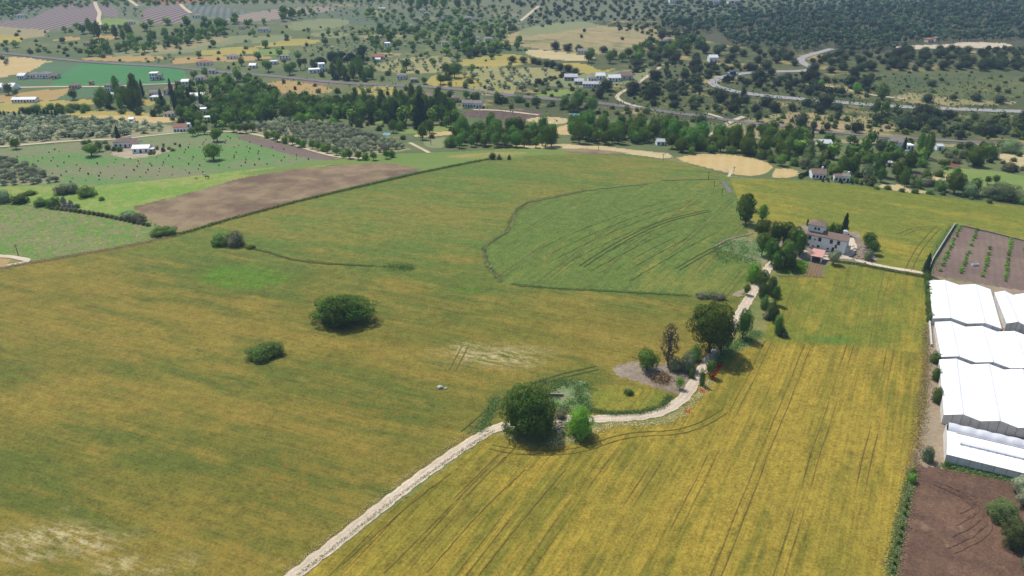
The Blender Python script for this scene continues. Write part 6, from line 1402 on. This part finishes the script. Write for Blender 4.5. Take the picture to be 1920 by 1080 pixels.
leaf_heap('grass_verge', along([(560, 1078), (640, 1016), (760, 920), (850, 856), (925, 808)], .35), 2600, .36, LEAF['grass'], 'grass verge right of the lower dirt track', 'verge', 'stuff', .5, .4)
leaf_heap('dry_verge', along([(535, 1072), (620, 1006), (745, 905), (840, 838), (915, 788)], .4), 2000, .35, LEAF['straw'], 'dry verge left of the lower dirt track', 'verge', 'stuff', .5, .3)
leaf_heap('grass_verge', along([(900, 810), (920, 770), (930, 745)], 1.0), 2000, .5, LEAF['weeds'], 'weeds left of the big dark tree', 'verge', 'stuff', .5, .7)
leaf_heap('grass_verge', along([(1110, 770), (1150, 776), (1200, 774), (1240, 764), (1256, 745)], .7), 4500, .45, LEAF['weeds'], 'weedy verge around the small barley patch', 'verge', 'stuff', .5, .5)
leaf_heap('grass_verge', along([(1040, 832), (1100, 815), (1150, 796), (1240, 793), (1280, 775), (1310, 742), (1330, 715)], .8), 5000, .42, LEAF['straw'], 'dry verge outside the track bend', 'verge', 'stuff', .5, .4)
leaf_heap('grass_verge', along([(1345, 680), (1375, 650), (1420, 625)], 1.4), 4500, .5, LEAF['weeds'], 'tall weeds right of the track below the plot', 'verge', 'stuff', .5, .7)
leaf_heap('grass_verge', [spot(1060 + 40 * math.sin(k * 2.4), 742 + 26 * math.cos(k * 1.7), 1.2) for k in range(20)], 6000, .5, LEAF['weeds'], 'weeds on the ruined plot by the big dark tree', 'weeds', 'stuff', .5, .5)
leaf_heap('grass_verge', along([(960, 533), (1040, 541), (1200, 549), (1300, 556), (1380, 566)], .6), 1100, .55, LEAF['weeds'], 'weedy ditch between the two green fields', 'verge', 'stuff', .5, .5)
leaf_heap('grass_verge', along([(940, 528), (915, 500), (906, 465), (950, 435), (964, 400), (990, 379), (1100, 357)], .7), 2600, .5, LEAF['bramble'], 'grey brushy gully through the green field', 'verge', 'stuff', .5, .6)
leaf_heap('grass_verge', along([(450, 462), (500, 472), (545, 487), (640, 496), (700, 499), (775, 503)], .5), 1200, .5, LEAF['weeds'], 'thin weedy ditch in the barley field', 'verge', 'stuff', .5, .5)
leaf_heap('grass_verge', [spot(738, 500, 2), spot(752, 501, 2), spot(765, 502, 1.5)], 900, .6, LEAF['shrub'], 'dark low bush line in the barley field', 'bushes', 'stuff', .5, .8)
leaf_heap('grass_verge', along([(1560, 489), (1610, 496), (1660, 506), (1736, 520)], .7), 4500, .5, LEAF['weeds'], 'weeds along the path right of the farmhouse', 'verge', 'stuff', .5, .5)
leaf_heap('grass_verge', along([(1738, 610), (1736, 700), (1728, 780), (1716, 860), (1705, 900), (1690, 980), (1668, 1080)], .9), 6000, .5, LEAF['straw'], 'dry grass strip between wheat and greenhouses', 'verge', 'stuff', .5, .4)
leaf_heap('grass_verge', along([(1710, 884), (1690, 970), (1670, 1080)], .7), 2800, .5, LEAF['weeds'], 'green weeds left of the dark ploughed field', 'verge', 'stuff', .5, .6)
leaf_heap('grass_verge', along([(1770, 874), (1840, 887), (1930, 906)], .7), 3500, .45, LEAF['weeds'], 'weeds in front of the lowest greenhouse', 'verge', 'stuff', .5, .5)
leaf_heap('grass_verge', along([(1738, 512), (1760, 462), (1788, 424)], 1.1), 3500, .5, LEAF['weeds'], 'weeds along the wall of the ploughed plot', 'verge', 'stuff', .5, .7)
leaf_heap('grass_verge', along([(1460, 518), (1510, 518), (1545, 520)], .5), 1500, .4, LEAF['straw'], 'dry edge under the garden beds', 'verge', 'stuff', .5, .3)
leaf_heap('grass_verge', [spot(1350 + 13 * (k % 6) + 4 * math.sin(k * 3), 455 + 8 * (k // 6) + 3 * math.cos(k * 2), 1.4) for k in range(30)], 3500, .6, LEAF['weeds'], 'patchy weeds on the bare corner left of the farmhouse grove', 'weeds', 'stuff', .5, .5)
leaf_heap('vegetables', [spot(1470 + 9 * (k % 5), 510 - 5 * (k // 5), .8) for k in range(24)], 5000, .35, LEAF['fig_tree'], 'bright green vegetable rows by the pink roofed shed', 'vegetables', 'stuff', .8, .4)
leaf_heap('scrub_mat', [[*(wpoly([(1180 + 13 * (k % 55) + 5 * math.sin(k * 3.1), 150 + 5.4 * (k // 55) + 3 * math.cos(k * 1.3))])[0]), 9] for k in range(900) if 150 + 5.4 * (k // 55) < 235], 2600, 1.9, LEAF['weeds'], 'grey green scrub between the oaks', 'scrub', 'stuff', .8, 1.3)
leaf_heap('scrub_mat', [[*(wpoly([(400 + 30 * (k % 30) + 9 * math.sin(k * 3.1), 150 + 6 * (k // 30) + 3 * math.cos(k * 1.3))])[0]), 12] for k in range(390)], 900, 1.7, LEAF['weeds'], 'low green scrub through the valley', 'scrub', 'stuff', .8, 1.2)

# vines of the far right plot: four rows
for r_, ((x0, y0), (x1, y1), n_) in enumerate([((1799, 428), (1762, 508), 17), ((1831, 432), (1801, 512), 18), ((1857, 462), (1842, 518), 12), ((1895, 452), (1884, 528), 18), ((1922, 470), (1925, 540), 10)]):
    for k in range(n_):
        t = k / (n_ - 1); x = x0 + (x1 - x0) * t + rnd.uniform(-1.5, 1.5); y = y0 + (y1 - y0) * t
        p = P(x, y); s = rnd.uniform(1.5, 2.5)
        if rnd.random() < .1: continue
        plant('vine_sapling', p, s, s * .75, ['bright vine bush in the first row from the wall of the ploughed plot', 'bright vine bush in the second row of the ploughed plot', 'bright vine bush in the short third row of the ploughed plot', 'bright vine bush in the fourth row of the ploughed plot', 'bright vine bush in the row cut by the right edge'][r_], 'vine row %s of the ploughed plot' % ['one', 'two', 'three', 'four', 'five'][r_], lod='mid')

# utility poles with crossarms
def pole(x, yb, hp, label):
    p = P(x, yb); h = hp * mpp(p) / math.cos(depr(p)); o = empty('utility_pole', p, .3); tag(o, label, 'pole', 'utility poles')
    MB().tube((0, 0, -.5), (0, 0, h), .17, .11, 8).build('post', M['wood'], o)
    MB().box(-.9, .9, -.07, .07, h - .7, h - .55).build('crossarm', M['wood'], o)
    for s in (-.75, 0, .75): MB().tube((s, 0, h - .55), (s, 0, h - .3), .06, .045, 6).build('insulator', M['stone_pale'], o)
for a in [(1328, 337, 16, 'utility pole on the far edge of the green wheat'), (1339, 350, 11, 'thin utility pole second along the green wheat edge'), (1353.5, 368, 15, 'thin utility pole by the grey lane'), (1380.5, 397, 20, 'utility pole left of the tall field corner poplar'), (1401, 416, 16, 'utility pole before the tall field corner poplar'),
          (1243, 302, 14, 'utility pole at the far margin of the barley field'), (1122, 280, 20, 'utility pole before the long poplar grove'), (1114, 270, 14, 'utility pole in front of the long poplar trunks'), (1376, 322, 10, 'short pole beside the wheat stubble field'), (34, 478, 20, 'thin pole standing in the weedy field at left'), (1699, 349, 12, 'pole on the pale margin behind the yellow field'), (808, 272, 14, 'pole in the stream meadow near the pale road')]: pole(*a)

# three grazing animals: one skinned surface each
def animal(x, y, L, c, label, cat, face):
    p = P(x, y); vs = [(0, 0, 1.15), (.45, 0, 1.2), (.75, 0, 1.3), (1.0, 0, 1.05), (1.15, 0, .6), (1.3, 0, .35), (-.45, 0, 1.15), (-.75, 0, 1.2), (-.95, 0, .85)]
    es = [(0, 1), (1, 2), (2, 3), (3, 4), (4, 5), (0, 6), (6, 7), (7, 8)]; rs = [.34, .33, .26, .17, .15, .09, .33, .27, .06]
    for sx, sy, root in ((.6, .16, 2), (.55, -.16, 2), (-.68, .17, 7), (-.62, -.17, 7)):
        k = len(vs); bk = -.1 if sx < 0 else .04
        vs += [(sx, sy, .85), (sx + bk, sy, .5), (sx, sy, .05)]; es += [(root, k), (k, k + 1), (k + 1, k + 2)]; rs += [.15, .085, .07]
    me = bpy.data.meshes.new(cat); me.from_pydata([tuple(q * L / 2 for q in v) for v in vs], es, []); o = obj(cat, me); o.location = p; o.rotation_euler = (0, 0, face)
    o.modifiers.new('skin', 'SKIN'); o.modifiers.new('smooth', 'SUBSURF').levels = 1
    for d, r in zip(me.skin_vertices[0].data, rs): d.radius = (r * L / 2, r * L / 2)
    me.skin_vertices[0].data[0].use_root = True
    me.materials.append(plain(cat + '_coat', c, tuple(q * .7 for q in c[:3]) + (1,), 2)); return tag(o, label, cat)
animal(388.5, 334.5, 2.1, (.10, .05, .025, 1), 'brown horse grazing below the sapling orchard', 'horse', .15)
animal(383, 329.5, 2.0, (.62, .60, .54, 1), 'white horse standing on the bare strip below the orchard', 'horse', -.3)
animal(367.5, 336.5, 1.5, (.16, .13, .07, 1), 'small dark foal left of the brown horse', 'foal', .4)

# blue lorry and a small pale car on the curved road
def wheel(parent, x, y, r):
    t = MB().tube((x, y - .14, r), (x, y + .14, r), r, r, 14).build('wheel', M['dark'], parent); MB().tube((x, y - .17, r), (x, y + .17, r), r * .5, r * .5, 10).build('rim', M['grey_metal'], t)
pl_ = P(1371, 142.5); p2 = P(1400, 137.5); tz = math.atan2(p2[1] - pl_[1], p2[0] - pl_[0]) + math.pi
M['blue'] = plain('lorry_paint', (.02, .045, .16, 1), (.03, .06, .2, 1), .5, .4, .5); M['silver'] = plain('car_paint', (.6, .62, .66, 1), (.55, .57, .6, 1), .5, .3, .5)
o = empty('lorry', (pl_[0], pl_[1], pl_[2] + .35), tz); tag(o, 'blue box lorry driving round the road bend', 'lorry')
MB().box(-4.2, 2.6, -1.25, 1.25, 1.15, 3.7).build('cargo_box', M['blue'], o); MB().box(-4.3, 4.4, -.5, .5, .75, 1.1).build('chassis', M['dark'], o)
m = MB(); m.add([(2.8, -1.2, .6), (4.7, -1.2, .6), (4.7, -1.2, 1.8), (4.4, -1.2, 3.1), (2.8, -1.2, 3.2)] + [(2.8, 1.2, .6), (4.7, 1.2, .6), (4.7, 1.2, 1.8), (4.4, 1.2, 3.1), (2.8, 1.2, 3.2)], [(0, 1, 2, 3, 4), (9, 8, 7, 6, 5)] + [(i, (i + 1) % 5, 5 + (i + 1) % 5, 5 + i) for i in range(5)])
cb = m.build('cab', M['silver'], o); MB().add([(4.73, -1.1, 1.85), (4.73, 1.1, 1.85), (4.45, 1.1, 3.0), (4.45, -1.1, 3.0)], [(0, 1, 2, 3)]).build('windscreen', M['pane'], cb)
for x in (3.7, -2.2, -3.4):
    for y in (-1.1, 1.1): wheel(o, x, y, .5)
pc = P(1380, 140.6); o = empty('car', (pc[0], pc[1], pc[2] + .35), tz); tag(o, 'small pale car following the blue lorry', 'car')
pr = [(-2.1, .35), (2.1, .35), (2.15, .75), (1.2, .95), (.5, 1.42), (-1.2, 1.45), (-2.0, .95)]
MB().add([(x, -.85, z) for x, z in pr] + [(x, .85, z) for x, z in pr], [tuple(range(7)), tuple(range(7, 14))[::-1]] + [(i, (i + 1) % 7, 7 + (i + 1) % 7, 7 + i) for i in range(7)]).build('body', M['silver'], o)
MB().add([(1.17, -.7, 1.0), (1.17, .7, 1.0), (.57, .7, 1.4), (.57, -.7, 1.4)], [(0, 1, 2, 3)]).build('windscreen', M['pane'], o)
for x in (-1.3, 1.3):
    for y in (-.75, .75): wheel(o, x, y, .32)

# ------------------------------------------------------------------ air
hz = MB().box(-9600, 9600, -9600, 9600, -10.5, 134).build('haze', M['stone']); hz.data.materials.clear(); tag(hz, kind='stuff')
g = bpy.data.materials.new('haze'); g.use_nodes = True; g.node_tree.nodes.clear()
pv = g.node_tree.nodes.new('ShaderNodeVolumePrincipled'); ou = g.node_tree.nodes.new('ShaderNodeOutputMaterial'); g.node_tree.links.new(pv.outputs[0], ou.inputs['Volume'])
HAZE = .00013
pv.inputs['Color'].default_value = (.52, .72, 1.0, 1); pv.inputs['Density'].default_value = HAZE; pv.inputs['Anisotropy'].default_value = .0
hz.data.materials.append(g)
